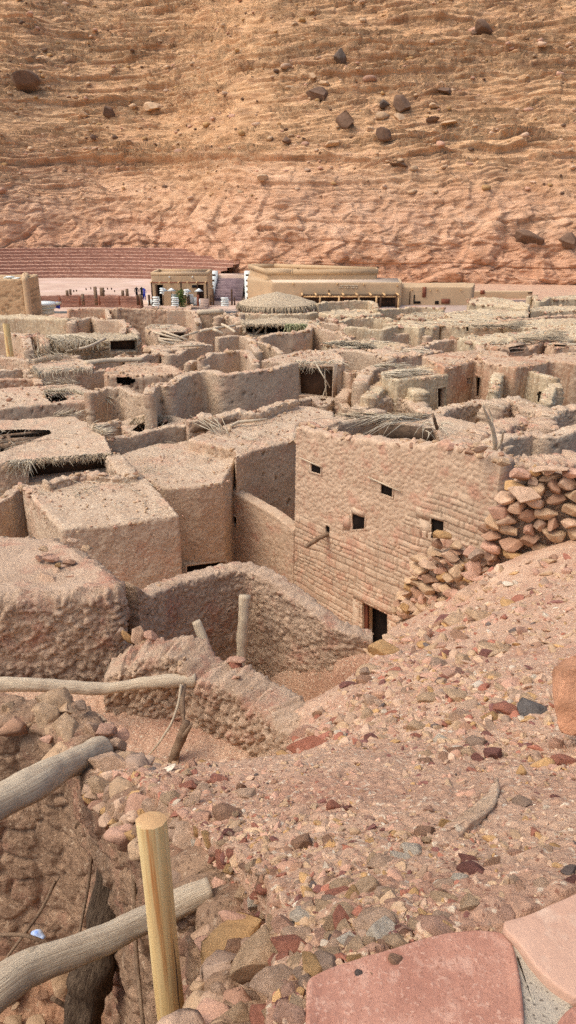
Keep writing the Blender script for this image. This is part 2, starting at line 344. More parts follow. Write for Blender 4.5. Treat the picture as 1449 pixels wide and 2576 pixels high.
def block_mesh(poly, zt, zb, kind='lump', amp=.03, sp=None, er=.1, holes=(), seed=None, rag=.05, roofamp=None, sag=0, dip=.04):
    if seed is None: SEED[0] += 11; seed = SEED[0]
    poly = np.asarray(poly, float)
    if poly.shape[1] == 2: poly = np.c_[poly, np.full(len(poly), zt)]
    a = .5 * np.sum(poly[:, 0] * np.roll(poly[:, 1], -1) - np.roll(poly[:, 0], -1) * poly[:, 1])
    if a < 0: poly = poly[::-1]
    Ym = np.median(poly[:, 1])
    if sp is None: sp = max(.022, Ym * .0022)
    P, t = resample(poly, sp, True); xy = smooth_path(P[:, :2], max(2, min(60, int((er / sp) ** 2 * 2))), True); z = P[:, 2]
    q0 = np.c_[xy, z * 0]; z = smooth_path(z[:, None], 20, True)[:, 0] + (fbm(q0, .8, 3, seed + 1) + fbm(q0, 4, 3, seed + 2) * .6) * rag
    tg = (np.roll(xy, -1, 0) - np.roll(xy, 1, 0)); tg /= np.linalg.norm(tg, axis=1)[:, None] + 1e-9; nx = np.stack([tg[:, 1], -tg[:, 0]], 1)
    U = len(P); h = z.max() - zb; nv = int(min(220, max(4, h / sp))); rows = []; nrm = []
    for k in np.linspace(0, 1, nv): rows.append(np.c_[xy, (z - er - zb) * k + zb]); nrm.append(np.c_[nx, np.zeros(U)])
    cen = xy.mean(0); zc = z.mean()
    for k in (.3, .6, .85, 1.): a = k * math.pi / 2; rows.append(np.c_[xy - nx * er * (1 - math.cos(a)), z - er + er * math.sin(a)]); nrm.append(np.c_[nx * math.cos(a), np.full(U, math.sin(a))])
    base = xy - nx * er; rad = np.linalg.norm(base - cen, axis=1).mean(); nrr = max(4, int(rad / sp / 1.1)); ns = len(rows)
    for k in np.linspace(0, 1, nrr + 1)[1:]:
        f = min(k, .995); rows.append(np.c_[base * (1 - f) + cen * f, z * (1 - f) + (zc - sag * sstep(0, 1, f)) * f - dip * sstep(0, .3, k)]); nrm.append(np.tile([0, 0, 1.], (U, 1)))
    Rn = len(rows); V = np.array(rows).reshape(-1, 3); Nn = np.array(nrm).reshape(-1, 3)
    isroof = np.repeat(np.arange(Rn) >= ns, U)
    V2, tint = surf_disp(V, Nn, kind, amp, sp, seed)
    ra = roofamp if roofamp is not None else amp * .8
    Vr = V + Nn * ((fbm(V, .7, 3, seed + 8) * ra * 2.2 + fbm(V, 6, 3, seed + 9) * ra * .7)[:, None])
    V = np.where(isroof[:, None], Vr, V2)
    tint[isroof] = (1 + fbm(V[isroof], .5, 2, seed + 4) * .05)[:, None]
    i, j = np.meshgrid(np.arange(Rn - 1), np.arange(U), indexing='ij'); i = i.ravel(); j = j.ravel(); j2 = (j + 1) % U
    Q = np.stack([i * U + j, i * U + j2, (i + 1) * U + j2, (i + 1) * U + j], 1)
    for H in holes:
        roofhole = False
        if isinstance(H, tuple) and H[0] == 'roof': H = H[1]; roofhole = True
        ins = drop(V, Q, H); n3 = Nn[Q[:, 0]]; c = V[Q].mean(1); front = (n3 * (c - np.array([0, 0, CH]))).sum(1) < 0
        sel = (i >= ns - 2) if roofhole else (i < ns - 4)
        keep = ~(ins & front & sel); Q = Q[keep]; i = i[keep]
    return V, Q, tint
def block(name, label, cat, poly, zt, zb, mat='mud', group=None, parent=None, **kw):
    V, Q, tint = block_mesh(poly, zt, zb, **kw); o = link(name, mesh(name, V, Q, None, mat, True, tint), parent)
    if parent is None: tag(o, label, cat, group)
    return o
def pxs(pts, z): return [G(x, y, z) for x, y in pts]
def pxw(pts, z=None): return [G(p[0], p[1], p[2] if len(p) > 2 else z) for p in pts]
# ---------------------------------------------------------------- rocks
def ico(n):
    g = (1 + 5 ** .5) / 2; V = [(-1, g, 0), (1, g, 0), (-1, -g, 0), (1, -g, 0), (0, -1, g), (0, 1, g), (0, -1, -g), (0, 1, -g), (g, 0, -1), (g, 0, 1), (-g, 0, -1), (-g, 0, 1)]
    F = [(0, 11, 5), (0, 5, 1), (0, 1, 7), (0, 7, 10), (0, 10, 11), (1, 5, 9), (5, 11, 4), (11, 10, 2), (10, 7, 6), (7, 1, 8), (3, 9, 4), (3, 4, 2), (3, 2, 6), (3, 6, 8), (3, 8, 9), (4, 9, 5), (2, 4, 11), (6, 2, 10), (8, 6, 7), (9, 8, 1)]
    V = [np.array(v) / np.linalg.norm(v) for v in V]
    for _ in range(n):
        c = {}; F2 = []
        def mid(a, b):
            k = (min(a, b), max(a, b))
            if k not in c: m = V[a] + V[b]; V.append(m / np.linalg.norm(m)); c[k] = len(V) - 1
            return c[k]
        for a, b, d in F: x, y, z = mid(a, b), mid(b, d), mid(d, a); F2 += [(a, x, z), (b, y, x), (d, z, y), (x, y, z)]
        F = F2
    return np.array(V), np.array(F)
ICO = {n: ico(n) for n in (1, 2, 3, 4)}
def rock_verts(n, seed, planes=9, cut=.62, rough=.05):
    V, F = ICO[n]; V = V.copy(); r = np.random.RandomState(seed)
    for _ in range(planes):
        d = r.normal(size=3); d /= np.linalg.norm(d); c = cut + r.rand() * .28; s = V @ d; ex = np.maximum(0, s - c); V -= ex[:, None] * d * .97
    if rough: V = V * (1 + fbm(V, 1.7, 3, seed)[:, None] * rough * 2)
    return V / np.abs(V).max(0), F
def rotm(rx, ry, rz):
    a, b, c = math.cos(rx), math.cos(ry), math.cos(rz); d, e, f = math.sin(rx), math.sin(ry), math.sin(rz)
    return np.array([[c, -f, 0], [f, c, 0], [0, 0, 1]]) @ np.array([[b, 0, e], [0, 1, 0], [-e, 0, b]]) @ np.array([[1, 0, 0], [0, a, -d], [0, d, a]])
RC = {'tan': (212, 172, 136), 'pink': (214, 162, 136), 'red': (190, 120, 96), 'maroon': (150, 98, 88), 'grey': (184, 150, 128), 'ochre': (206, 158, 104), 'white': (226, 204, 182), 'dark': (124, 106, 100), 'blue': (122, 112, 108), 'peach': (220, 178, 148), 'brown': (184, 138, 110), 'umber': (128, 98, 80), 'slate': (112, 94, 84)}
ROCKV = [rock_verts(3, 100 + k, 11 + k % 6, .36 + .04 * (k % 4), .015) for k in range(14)]
ROCKM = {}
SH[:] = [1.05, .97]
def rock_mesh(col, k):
    if (col, k) not in ROCKM:
        V, F = ROCKV[k]; c = np.array(lin(RC[col])[:3]); t = c * (1 + fbm(V, 2.5, 2, k)[:, None] * .25) ; ROCKM[(col, k)] = mesh('stone', V, None, F, 'rock', False, t)
    return ROCKM[(col, k)]
def stone(loc, size, col, label, group=None, k=None, rot=None, name='stone', cat='stone'):
    k = rnd.randrange(14) if k is None else k
    o = bpy.data.objects.new(name, rock_mesh(col, k)); COL.objects.link(o); o.location = loc; o.scale = size
    o.rotation_euler = rot or (rnd.uniform(-.4, .4), rnd.uniform(-.4, .4), rnd.uniform(0, 6.28)); return tag(o, label, cat, group)

CRV = [rock_verts(2, 960 + k, 12, .34, 0) for k in range(10)]
def crest(par, path, th, z_off=-.02, dens=14, s=.05, seed=0, cols=('tan', 'peach', 'tan', 'brown', 'tan', 'pink')):
    """broken lumps and stones bedded along a wall top"""
    r = np.random.RandomState(seed + 31); P, t = resample(np.asarray(path, float), .05); L_ = t[-1]; mb = MB(); n = int(min(900, L_ * dens))
    tg = np.gradient(P[:, :2], axis=0); tg /= np.linalg.norm(tg, axis=1)[:, None] + 1e-9
    cl = sstep(-.2, .3, fbm(np.c_[P[:, :2], P[:, 2] * 0], 1.2, 2, seed))
    for _ in range(n):
        k = r.randint(len(P))
        if r.rand() > .25 + cl[k] * .75: continue
        o = r.uniform(-.55, .55) * th; V, F_ = CRV[r.randint(10)]; s_ = s * (.5 + r.exponential(.55)); s_ = min(s_, s * 2.6); p = P[k] + [-tg[k, 1] * o, tg[k, 0] * o, z_off - abs(o) / th * .1]
        mb.add(V @ rotm(*(r.rand(3) * 6)).T * [s_, s_ * .9, s_ * .7] + p, None, F_, np.array(lin(RC[cols[r.randint(len(cols))]])[:3]) * r.uniform(.8, 1.02))
    if mb.n: o = mb.build('crest_stones', 'rock', par); o['kind'] = 'stuff'
def straw(par, poly, z, n, seed=0, w_=.02, ln=.5):
    r = np.random.RandomState(seed + 5); poly = np.array(poly)[:, :2]; lo, hi = poly.min(0), poly.max(0); mb = MB(); hub = [lo + (hi - lo) * r.rand(2) for _ in range(4)]
    for _ in range(n):
        p = hub[r.randint(4)] + r.normal(size=2) * (hi - lo) * .1; a = r.rand() * 6.28; q = p + np.array([math.cos(a), math.sin(a)]) * ln * r.uniform(.3, 1.2)
        if inpoly(np.array([p, q]), poly).all(): mb.blade([*p, z + .01], [*q, z + r.uniform(0, .12)], w_)
    if mb.n: o = mb.build('straw', 'frond', par); o['kind'] = 'stuff'
# ---------------------------------------------------------------- ground
CP_ = [G(724, 2750, 10.37), G(724, 2576, 10.37), G(1300, 2576, 10.365), G(1449, 2400, 10.365), G(1100, 2400, 10.365), G(1449, 2240, 10.36), G(900, 2380, 10.35), G(1270, 2320, 10.36), G(760, 2480, 10.36), G(1449, 2650, 10.37), A(1449, 2170, 1.68), A(900, 2260, 1.55), A(700, 2420, 1.42), A(1100, 2200, 1.72), A(700, 2250, 1.75),
       A(1300, 2100, 2.05), A(900, 2080, 2.25), A(620, 2100, 2.35), A(450, 2060, 2.65), A(1449, 1980, 2.6), A(1100, 1900, 3.5), A(700, 1930, 3.4), A(380, 1930, 3.75), A(520, 1920, 4.0), A(1449, 1880, 3.6),
       A(1250, 1780, 4.8), A(1000, 1780, 5.2), A(800, 1805, 6.2), A(860, 1760, 6.3), A(1449, 1700, 5.5), A(1200, 1660, 7.3), A(1000, 1650, 8.0), A(925, 1675, 7.75), A(735, 1890, 5.0), A(1449, 1560, 8.2), A(1300, 1540, 9.2),
       A(1000, 1590, 11.2), A(1100, 1560, 10.8), A(1010, 1565, 15), A(1449, 1400, 11.3), A(1250, 1430, 12.2), A(1150, 1500, 12.5), A(1060, 1545, 15.5), (8, 2, 10.6), (12, 10, 9), (-5, 1, 10.4), (0, -3, 10.4), (6, -3, 10.6),
       (12, 15, 8), (-3, -3, 10.4), (-4, 3, 9.4), (5.5, 14.5, 5.6)]
CP_ = np.array([tuple(p) for p in CP_])
def _tps(P, lam=.02):
    n = len(P); d = np.linalg.norm(P[:, None, :2] - P[None, :, :2], axis=2); K = d ** 2 * np.log(d + 1e-9) + np.eye(n) * lam
    Am = np.zeros((n + 3, n + 3)); Am[:n, :n] = K; Am[:n, n] = 1; Am[:n, n + 1:] = P[:, :2]; Am[n:, :n] = Am[:n, n:].T
    return np.linalg.solve(Am, np.r_[P[:, 2], 0, 0, 0])
_W = _tps(CP_)
def scree(xy):
    d = np.linalg.norm(xy[:, None] - CP_[None, :, :2], axis=2); K = d ** 2 * np.log(d + 1e-9)
    return K @ _W[:len(CP_)] + _W[-3] + xy @ _W[-2:]
def inpoly(xy, P):
    P = np.asarray(P)[:, :2]; r = np.zeros(len(xy), bool); n = len(P)
    for k in range(n):
        a, b = P[k], P[(k + 1) % n]; c = ((a[1] > xy[:, 1]) != (b[1] > xy[:, 1])) & (xy[:, 0] < (b[0] - a[0]) * (xy[:, 1] - a[1]) / (b[1] - a[1] + 1e-12) + a[0]); r ^= c
    return r
def dseg(xy, P, closed=True):
    P = np.asarray(P)[:, :2]; d = np.full(len(xy), 1e9); n = len(P)
    for k in range(n if closed else n - 1):
        a, b = P[k], P[(k + 1) % n]; ab = b - a; t = np.clip(((xy - a) @ ab) / (ab @ ab + 1e-12), 0, 1); d = np.minimum(d, np.linalg.norm(xy - a - t[:, None] * ab, axis=1))
    return d
FP0 = np.array([1.97, 17.9]); FD = np.array([-.663, .749])       # the tall stone house's front wall line
def F(px, py): return PL(px, py, FP0, FD)
# top line of the retaining wall beside the pit, far to near
DT = [A(225, 1872, 4.35), A(345, 2000, 3.25), A(460, 2110, 2.6), A(575, 2225, 2.15), A(660, 2340, 1.85), A(680, 2460, 1.55), A(660, 2600, 1.3), A(640, 2800, 1.0)]
PIT1 = np.array([tuple(p[:2]) for p in DT] + [(-4, .6), (-6, 3), (-6, 4.7), tuple(A(0, 1780, 4.75)[:2]), tuple(A(190, 1800, 4.55)[:2])])
R3 = [A(620, 1470, 10), A(880, 1600, 9.0), A(935, 1608, 8.8), A(922, 1665, 7.9), A(850, 1730, 7.0), A(765, 1800, 6.7), G(590, 1690, 7.2), G(470, 1610, 7.2), G(330, 1640, 7.2), G(330, 1500, 7)]
PIT2 = np.array([tuple(p)[:2] for p in (A(735, 1885, 5.4), G(765, 1840, 7.0), G(590, 1730, 7.0), G(290, 1640, 6.9), (-8, 8.4), (-8, 5.0), A(0, 1800, 4.9), A(190, 1820, 4.7), A(300, 1905, 4.05), A(420, 1915, 4.1))])
VIL = [(1.45, 10.0), (2.0, 13.0), (2.95, 16.7), (4.4, 15.6), (6.5, 13.6), (14, 12.5), (400, 15), (400, 500), (-400, 500), (-400, 7.4), (-3, 8.1), (-1.2, 9.6)]
def height(xy):
    xy = np.asarray(xy, float); z = scree(xy)
    z = np.minimum(z, 10.9); z = np.where((xy[:, 1] < 1.45) & (xy[:, 1] > .2), np.minimum(z, 10.37), z); z = np.where(xy[:, 1] > 17, np.minimum(z, 4), z)
    z += fbm(np.c_[xy, xy[:, 0] * 0], .8, 4, 3) * .09 * sstep(1.6, 3.5, xy[:, 1])
    for poly, zf, w_ in ((VIL, .3, .6), (R3, 5.1, .12), (PIT2, 6.55, .25), (PIT1, 6.1, .05)):
        s = np.where(inpoly(xy, poly), 1, -1) * dseg(xy, poly); t = sstep(-.02, w_, s)
        zz = zf + fbm(np.c_[xy, xy[:, 0] * 0], .7, 3, 9) * .12; z = z * (1 - t) + np.where(poly is VIL, zf, zz) * t
    return z
def T(px, py, y0=.7, y1=24):
    Y = np.exp(np.linspace(math.log(y0), math.log(y1), 500)); P = np.stack([(px - CX) / fwd(py) * Y, Y, CH - kk(py) * Y], 1)
    h = height(P[:, :2]); i = np.argmax(P[:, 2] < h); i = max(i, 1)
    a = P[i - 1, 2] - h[i - 1]; b = h[i] - P[i, 2]; t = a / (a + b + 1e-9); return P[i - 1] * (1 - t) + P[i] * t
def Th(x, y): return float(height(np.array([[x, y]]))[0])
M['ground'] = material('sandy_scree', (212, 168, 138), (192, 146, 118), 1.4, 1., 22, c3=(188, 136, 110), c3s=.55, speck=((226, 196, 168), 30, (152, 102, 80)), bdist=.03, tint=True)
Ys = np.r_[np.linspace(-8, .3, 30), np.exp(np.linspace(math.log(.32), math.log(19), 780)), np.exp(np.linspace(math.log(19.3), math.log(180), 60))]
Ss = np.linspace(-1, 1, 620)
YY, SS = np.meshgrid(Ys, Ss, indexing='ij'); XX = SS * (1.6 + np.abs(YY) * .62); xy = np.stack([XX.ravel(), YY.ravel()], 1)
hz = height(xy); near = sstep(24, 16, xy[:, 1]) * sstep(.2, 1, xy[:, 1])
p3 = np.c_[xy, hz]; b, i_ = cell(p3 * 13, 4); b2, i2 = cell(p3 * 34, 5)
_sl = sum(inpoly(xy, np.array([tuple(G(*q, 10.37)) for q in pl])) for pl in ([(760, 2460), (1110, 2335), (1262, 2320), (1300, 2310), (1449, 2230), (1700, 2200), (1700, 2900), (740, 2900)],))
near = near * (1 - .97 * (_sl > 0)); hz = np.where(_sl > 0, np.minimum(hz, 10.35), hz)
hz = hz + near * ((i_ > .45) * np.minimum(b, .35) * .045 + np.minimum(b2, .4) * .012 * (i2 > .3) + fbm(p3, 6, 3, 6) * .012)
tint = 1 + near[:, None] * (((i_ - .6) * .28 * (i_ > .45) * sstep(.02, .15, b))[:, None] * np.array([.7, 1, 1.1]) + ((i2 - .5) * .14)[:, None])
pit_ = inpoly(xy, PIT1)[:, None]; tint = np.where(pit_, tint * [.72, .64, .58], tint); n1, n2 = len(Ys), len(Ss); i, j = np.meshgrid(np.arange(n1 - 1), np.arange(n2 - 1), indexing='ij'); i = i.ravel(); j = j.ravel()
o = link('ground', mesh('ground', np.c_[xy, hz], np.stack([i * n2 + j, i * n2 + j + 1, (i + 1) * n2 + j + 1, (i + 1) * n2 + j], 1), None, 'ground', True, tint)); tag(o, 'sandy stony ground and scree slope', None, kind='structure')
# ---------------------------------------------------------------- cliff behind the village
M['cliff'] = material('layered_sandstone', (255, 255, 255), (222, 210, 200), .5, .8, 1.6, tint=True, bdist=.55, stretch=(.55, .55, 2.4))
nu, nw = 840, 960
X = np.linspace(-104, 104, nu); tt = np.linspace(0, 1, nw)
AC = np.array([-37., 92.]); AR = 62.
def cliff_base(x):
    AR = 62 - 9 * sstep(-30, -6, x) - 4 * sstep(-46, -62, x)
    c = AC[1] + np.sqrt(np.maximum(AR ** 2 - (x - AC[0]) ** 2, 0)); s = 131 - .17 * (x - 10)
    return np.where((x > AC[0] - 62) & (x < AC[0] + 55), np.maximum(c, s), s) 
xb = np.linspace(-130, 130, 500); yb = smooth_path(cliff_base(xb)[:, None], 60)[:, 0]
# profile: run against rise
pr = np.array([(0, -1), (.6, 4), (3, 8), (6.5, 12.5), (10, 15.5), (15, 18), (24, 25), (34, 31), (48, 41), (62, 51), (80, 64), (105, 84), (140, 108)])
cl = np.r_[0, np.cumsum(np.hypot(*np.diff(pr, axis=0).T))]; tq = tt ** 1.35 * cl[-1]
run = np.interp(tq, cl, pr[:, 0]); rise = np.interp(tq, cl, pr[:, 1])
run = smooth_path(run[:, None], 30)[:, 0]; rise = smooth_path(rise[:, None], 30)[:, 0]
UX, RN = np.meshgrid(X, run, indexing='ij'); _, RS = np.meshgrid(X, rise, indexing='ij'); UY = np.interp(X, xb, yb)[:, None] + RN
big = fbm(np.stack([UX.ravel() * .018, RN.ravel() * .02, RN.ravel() * 0], 1), 1, 3, 77).reshape(UX.shape)
P = np.stack([UX, UY + big * 7 * np.minimum(1, RN / 20), RS], 2).reshape(-1, 3)
gr = np.gradient(np.stack([run, rise], 1), axis=0); gr /= np.linalg.norm(gr, axis=1)[:, None]; ny = np.tile(-gr[:, 1], nu); nz = np.tile(gr[:, 0], nu)
zr = P[:, 2] + fbm(P * [.02, .02, .05], 1, 3, 21) * 3 + fbm(P * [.05, .05, .1], 1, 3, 22) * .9 - P[:, 0] * .02
up = sstep(9, 20, P[:, 2] + fbm(P, .05, 2, 3) * 4)
# hard ledges stand out: uneven courses, each broken into blocks
def strata(z, x, th, ln, seed):
    q = z / th; k = np.floor(q).astype(np.int64); f = q - k; k0 = k * 0; hd = _h(k, k0, k0, seed)
    bx = x / (ln * (.5 + hd)) + hd * 57; bi = np.floor(bx + .4 * np.sin(k * 2.1)).astype(np.int64); hb = _h(bi, k, k0, seed + 3)
    return (hd * .5 + .5 * hb) * sstep(0, .1, f) * (1 - .75 * f), hb
wx = P[:, 0] + fbm(P * [.15, .15, .15], 1, 3, 19) * 4
s1, h1 = strata(zr, wx, 3.1, 16, 1); s2, h2 = strata(zr + fbm(P * [.1, .1, .1], 1, 2, 5) * .8, wx + 3 * fbm(P, .3, 2, 15), 1.25, 5, 2); s3, h3 = strata(zr + fbm(P * [.25, .25, .2], 1, 2, 6) * .6, wx + 2 * fbm(P, .6, 2, 16), .55, 1.7, 3)
mk = sstep(-.3, .3, fbm(P * [.03, .03, .12], 1, 4, 31)); mk2 = sstep(-.25, .25, fbm(P * [.05, .05, .3], 1, 4, 32)); mk3 = sstep(-.25, .2, fbm(P * [.12, .12, .5], 1, 3, 33))
bb, cj = cell(P * [.12, .12, .16] + fbm(P, .1, 3, 9)[:, None] * .6, 43)
rot_ = np.floor(np.stack([P[:, 0] * .5 + P[:, 2] * .35, P[:, 2] * .8 - P[:, 0] * .3, P[:, 0] * 0], 1) + fbm(P, .2, 3, 12)[:, None] * 1.2).astype(np.int64); hq = _h(rot_[:, 0], rot_[:, 1], rot_[:, 2], 5)
d = up * (s1 * mk * 2.2 + s2 * mk2 * 1.9 + s3 * (.35 + mk3) * 1.1) + (1 - up) * ((cj - .5) * 1.5 * sstep(0, .15, bb) + (hq - .5) * .45 + np.abs(fbm(P, .16, 4, 52)) * -2.0 + s1 * .6 + s3 * .15)
d += fbm(P * [.12, .12, .3], 1, 4, 51) * .5 + fbm(P * [.8, .8, 1.6], 1, 3, 53) * .22
ci, cq = hq, h3
P[:, 1] += ny * d - .25 * d; P[:, 2] += nz * d
# colour: pink below, ochre-tan above, dark varnish on some ledges
lo, lo2 = np.array(lin((234, 181, 153))[:3]), np.array(lin((216, 156, 129))[:3]); hi, hi2, hi3 = [np.array(lin(c)[:3]) for c in ((229, 177, 139), (210, 153, 114), (216, 160, 126))]
f1 = (fbm(P * [.06, .06, .2], 1, 4, 61) * .5 + .5)[:, None]; f2 = (fbm(P * [.3, .3, .9], 1, 4, 62) * .5 + .5)[:, None]
cu = hi * (1 - f1) + hi2 * f1; cu = cu * (1 - sstep(.5, .8, f2)) + hi3 * sstep(.5, .8, f2); cl_ = lo * (1 - f1) + lo2 * f1
upc = sstep(5, 25, P[:, 2] + fbm(P * [.04, .04, .15], 1, 3, 63) * 7)[:, None]
c = cl_ * (1 - upc) + cu * upc
red = sstep(9, 2, P[:, 2] + fbm(P, .1, 3, 64) * 4)[:, None]; c = c * (1 - red * .35) + np.array(lin((212, 144, 112))[:3]) * red * .35
vs = (sstep(.1, .45, fbm(P * [.04, .04, .25], 1, 4, 65)) * sstep(.2, .6, fbm(P * [.25, .25, .8], 1, 3, 66) + .35))[:, None] * upc
c = c * (1 - vs * .5) + np.array(lin((142, 98, 74))[:3]) * vs * .5
crk = (1 - sstep(0, .045, bb)) * (1 - up) * .3; c = c * (1 - crk[:, None])
_k3 = np.floor((zr + fbm(P * [.25, .25, .2], 1, 2, 6) * .6) / .55).astype(np.int64); _bd = _h(_k3, _k3 * 0, _k3 * 0, 91); c *= (1 - .16 * (_bd > .78) * up * mk3)[:, None]
c *= (1 + (cq - .5) * .3 * up + (ci - .5) * .12)[:, None]
i, j = np.meshgrid(np.arange(nu - 1), np.arange(nw - 1), indexing='ij'); i = i.ravel(); j = j.ravel()
o = link('cliff', mesh('cliff', P, np.stack([i * nw + j, (i + 1) * nw + j, (i + 1) * nw + j + 1, i * nw + j + 1], 1), None, 'cliff', True, c)); tag(o, 'layered pink and ochre sandstone cliff behind the village', None, kind='structure')
_cp = P.reshape(nu, nw, 3)
_cpx, _cpy = proj(_cp)
def on_cliff(px, py):
    d = (_cpx - px) ** 2 + (_cpy - py) ** 2; dd = np.where(_cp[:, :, 1] > 0, d, 1e9); k = np.where(dd < 30)
    if len(k[0]) == 0: k = np.unravel_index(np.argmin(dd), dd.shape); return _cp[k]
    q = np.argmin(_cp[k][:, 1]); return _cp[k][q]
BL = [(65, 195, 82, 66, 'umber', 'big dark tilted boulder at the far left of the cliff', 0), (1212, 62, 52, 40, 'umber', 'round dark boulder highest on the right of the cliff', 1), (1198, 78, 20, 14, 'umber', 'small dark stone under the highest round boulder', 2),
      (852, 138, 42, 50, 'slate', 'upright dark grey boulder above the middle of the cliff', 3), (800, 228, 70, 44, 'umber', 'wide dark boulder in the middle of the upper cliff', 4), (812, 200, 40, 22, 'tan', 'pale block lying on top of the wide dark boulder', 5),
      (1012, 248, 50, 46, 'umber', 'dark brown boulder right of the small grey block', 6), (966, 256, 30, 26, 'slate', 'small grey block left of the dark brown boulder', 7), (872, 294, 74, 52, 'umber', 'broken brown boulder below the wide dark one', 8),
      (960, 330, 44, 42, 'umber', 'lowest brown boulder standing on end on the cliff', 9), (266, 276, 40, 34, 'umber', 'brown jagged boulder on the left cliff slope', 10), (216, 284, 26, 14, 'tan', 'small tan stone left of the jagged brown boulder', 11),
      (1122, 228, 50, 18, 'umber', 'flat brown slab on the right cliff slope', 12), (1005, 288, 34, 24, 'tan', 'tan block just under the dark brown boulder', 13), (1085, 296, 42, 18, 'umber', 'low brown slab right of the tan block', 0), (1125, 302, 50, 12, 'tan', 'long pale slab right of the low brown slab', 2),
      (722, 346, 28, 22, 'umber', 'small brown boulder under the middle of the cliff', 3), (835, 350, 40, 20, 'tan', 'low tan boulder right of the small brown one', 5), (380, 262, 52, 24, 'tan', 'cluster-like tan boulder on the left cliff slope', 6), (655, 436, 40, 22, 'tan', 'pale fallen block lying on the long ledge', 9),
      (1010, 408, 60, 12, 'umber', 'long dark slab lying on the right lower ledge', 12), (1325, 590, 80, 40, 'umber', 'dark stained block low on the right cliff', 1), (1430, 600, 50, 44, 'umber', 'dark stained block at the right edge of the cliff', 4), (790, 185, 30, 18, 'tan', 'small tan block above the wide dark boulder', 8),
      (1090, 262, 34, 16, 'tan', 'narrow tan stone right of the dark brown boulder', 7), (930, 318, 30, 16, 'tan', 'small tan stone left of the lowest brown boulder', 10)]
for x, y, w_, h_, c_, lb, k_ in BL:
    p = on_cliff(x, y + h_ * .3); m = p[1] / fwd(y); sx = w_ * m * .5 * .95; sz = h_ * m * .5 * .95; zz = p + np.array([0, -sx * .05, sz * .2])
    o = stone(tuple(zz), (sx, sx * .8, sz), c_, lb, 'boulders scattered on the cliff', k_, (rnd.uniform(-.2, .2), .45 if x == 65 else rnd.uniform(-.15, .15), rnd.uniform(-.4, .4)), 'boulder', 'boulder')
mb = MB(); rv = [rock_verts(1, 300 + k, 7, .55) for k in range(6)]                                   # uncountable small talus
for _ in range(2600):
    a = int(nr.rand() * nu); b_ = int((nr.rand() ** 1.2) * nw * .8) + 60
    p = _cp[a, min(b_, nw - 1)]
    if p[2] < 13: continue
    s = .16 + nr.exponential(.16); s = min(s, 1.1); V, F_ = rv[nr.randint(6)]; q = V * [s * 1.3, s, s * .7] @ rotm(0, 0, nr.rand() * 6).T + p + [0, -s * .2, s * .3]
    cc = np.array(lin(RC[['tan', 'ochre', 'tan', 'umber', 'peach', 'pink'][nr.randint(6)]])[:3]) * (.75 + .3 * nr.rand()); mb.add(q, None, F_, cc)
tag(mb.build('talus', 'rock'), 'loose small stones scattered over the cliff ledges', 'stones', kind='stuff')
# ---------------------------------------------------------------- the near ruins
block('ruined_house', 'roofed mud house at the left edge, broken stones heaped on its roof', 'house',
      pxs([(-260, 1352), (60, 1342), (150, 1345), (215, 1385), (290, 1440), (322, 1478), (300, 1492), (120, 1500), (-260, 1512)], 7.6), 7.6, 5.9, mat='rough', kind='clods', amp=.035, er=.12, rag=.05, sp=.028, roofamp=.02)
R3P = [A(318, 1478, 8.75), A(352, 1502, 8.95), A(430, 1468, 9.5), A(520, 1445, 9.9), A(590, 1428, 10.15), A(640, 1436, 10.1), A(700, 1468, 9.8), A(780, 1525, 9.45), A(850, 1584, 9.15), A(895, 1598, 9.1), A(938, 1608, 9.1)]
R3P = [p + np.array([0, .12, 0]) for p in R3P]
V, Q, tn = wall_mesh(R3P, .3, 3.5, kind='clods', amp=.022, sp=.026, rag=.03, bat=.04, sm=2)
tag(link('mud_wall', mesh('mud_wall', V, Q, None, 'rough', True, tn)), 'tall curved mud wall round the sunken room with a post in its corner', 'wall'); crest(bpy.context.scene.objects['mud_wall'], R3P, .3, -.02, 16, .03, 1)
_b = R3P[-4:]; crest(bpy.context.scene.objects['mud_wall'], _b, .34, -.02, 70, .05, 2)
MP = [G(275, 1665, 7.0), G(340, 1628, 7.2), G(400, 1618, 7.3), G(470, 1600, 7.45), G(500, 1622, 7.4), G(522, 1662, 7.25), G(560, 1672, 7.25), G(600, 1682, 7.25), G(650, 1712, 7.2), G(700, 1748, 7.15), G(752, 1800, 7.1), G(790, 1830, 7.1)]
MP = [p + np.array([0, -.12, 0]) for p in MP]
V, Q, tn = wall_mesh(MP, .5, 5.2, kind='clods', amp=.038, sp=.022, rag=.07, bat=.14)
tag(link('mud_wall', mesh('mud_wall', V, Q, None, 'rough', True, tn)), 'thick crumbling mud wall sloping down to the right above the sandy hollow', 'wall'); crest(bpy.context.scene.objects['mud_wall.001'], MP, .45, -.02, 30, .03, 3)
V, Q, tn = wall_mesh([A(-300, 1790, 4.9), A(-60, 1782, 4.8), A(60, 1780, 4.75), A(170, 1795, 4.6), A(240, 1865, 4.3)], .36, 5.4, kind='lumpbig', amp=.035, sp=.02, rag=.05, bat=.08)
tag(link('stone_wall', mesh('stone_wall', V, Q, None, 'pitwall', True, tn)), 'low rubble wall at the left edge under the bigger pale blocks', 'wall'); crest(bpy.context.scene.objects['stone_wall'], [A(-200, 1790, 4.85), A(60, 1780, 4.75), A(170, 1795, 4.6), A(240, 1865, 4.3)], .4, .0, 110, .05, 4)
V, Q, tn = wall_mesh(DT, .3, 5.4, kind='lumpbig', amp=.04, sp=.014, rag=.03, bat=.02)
tag(link('stone_wall', mesh('stone_wall', V, Q, None, 'pitwall', True, tn)), 'retaining wall of flat stones and mud dropping into the pit behind the yellow post', 'wall'); crest(bpy.context.scene.objects['stone_wall.001'], DT, .38, .0, 130, .047, 5, ('tan', 'peach', 'peach', 'pink', 'tan', 'peach', 'ochre', 'grey'))
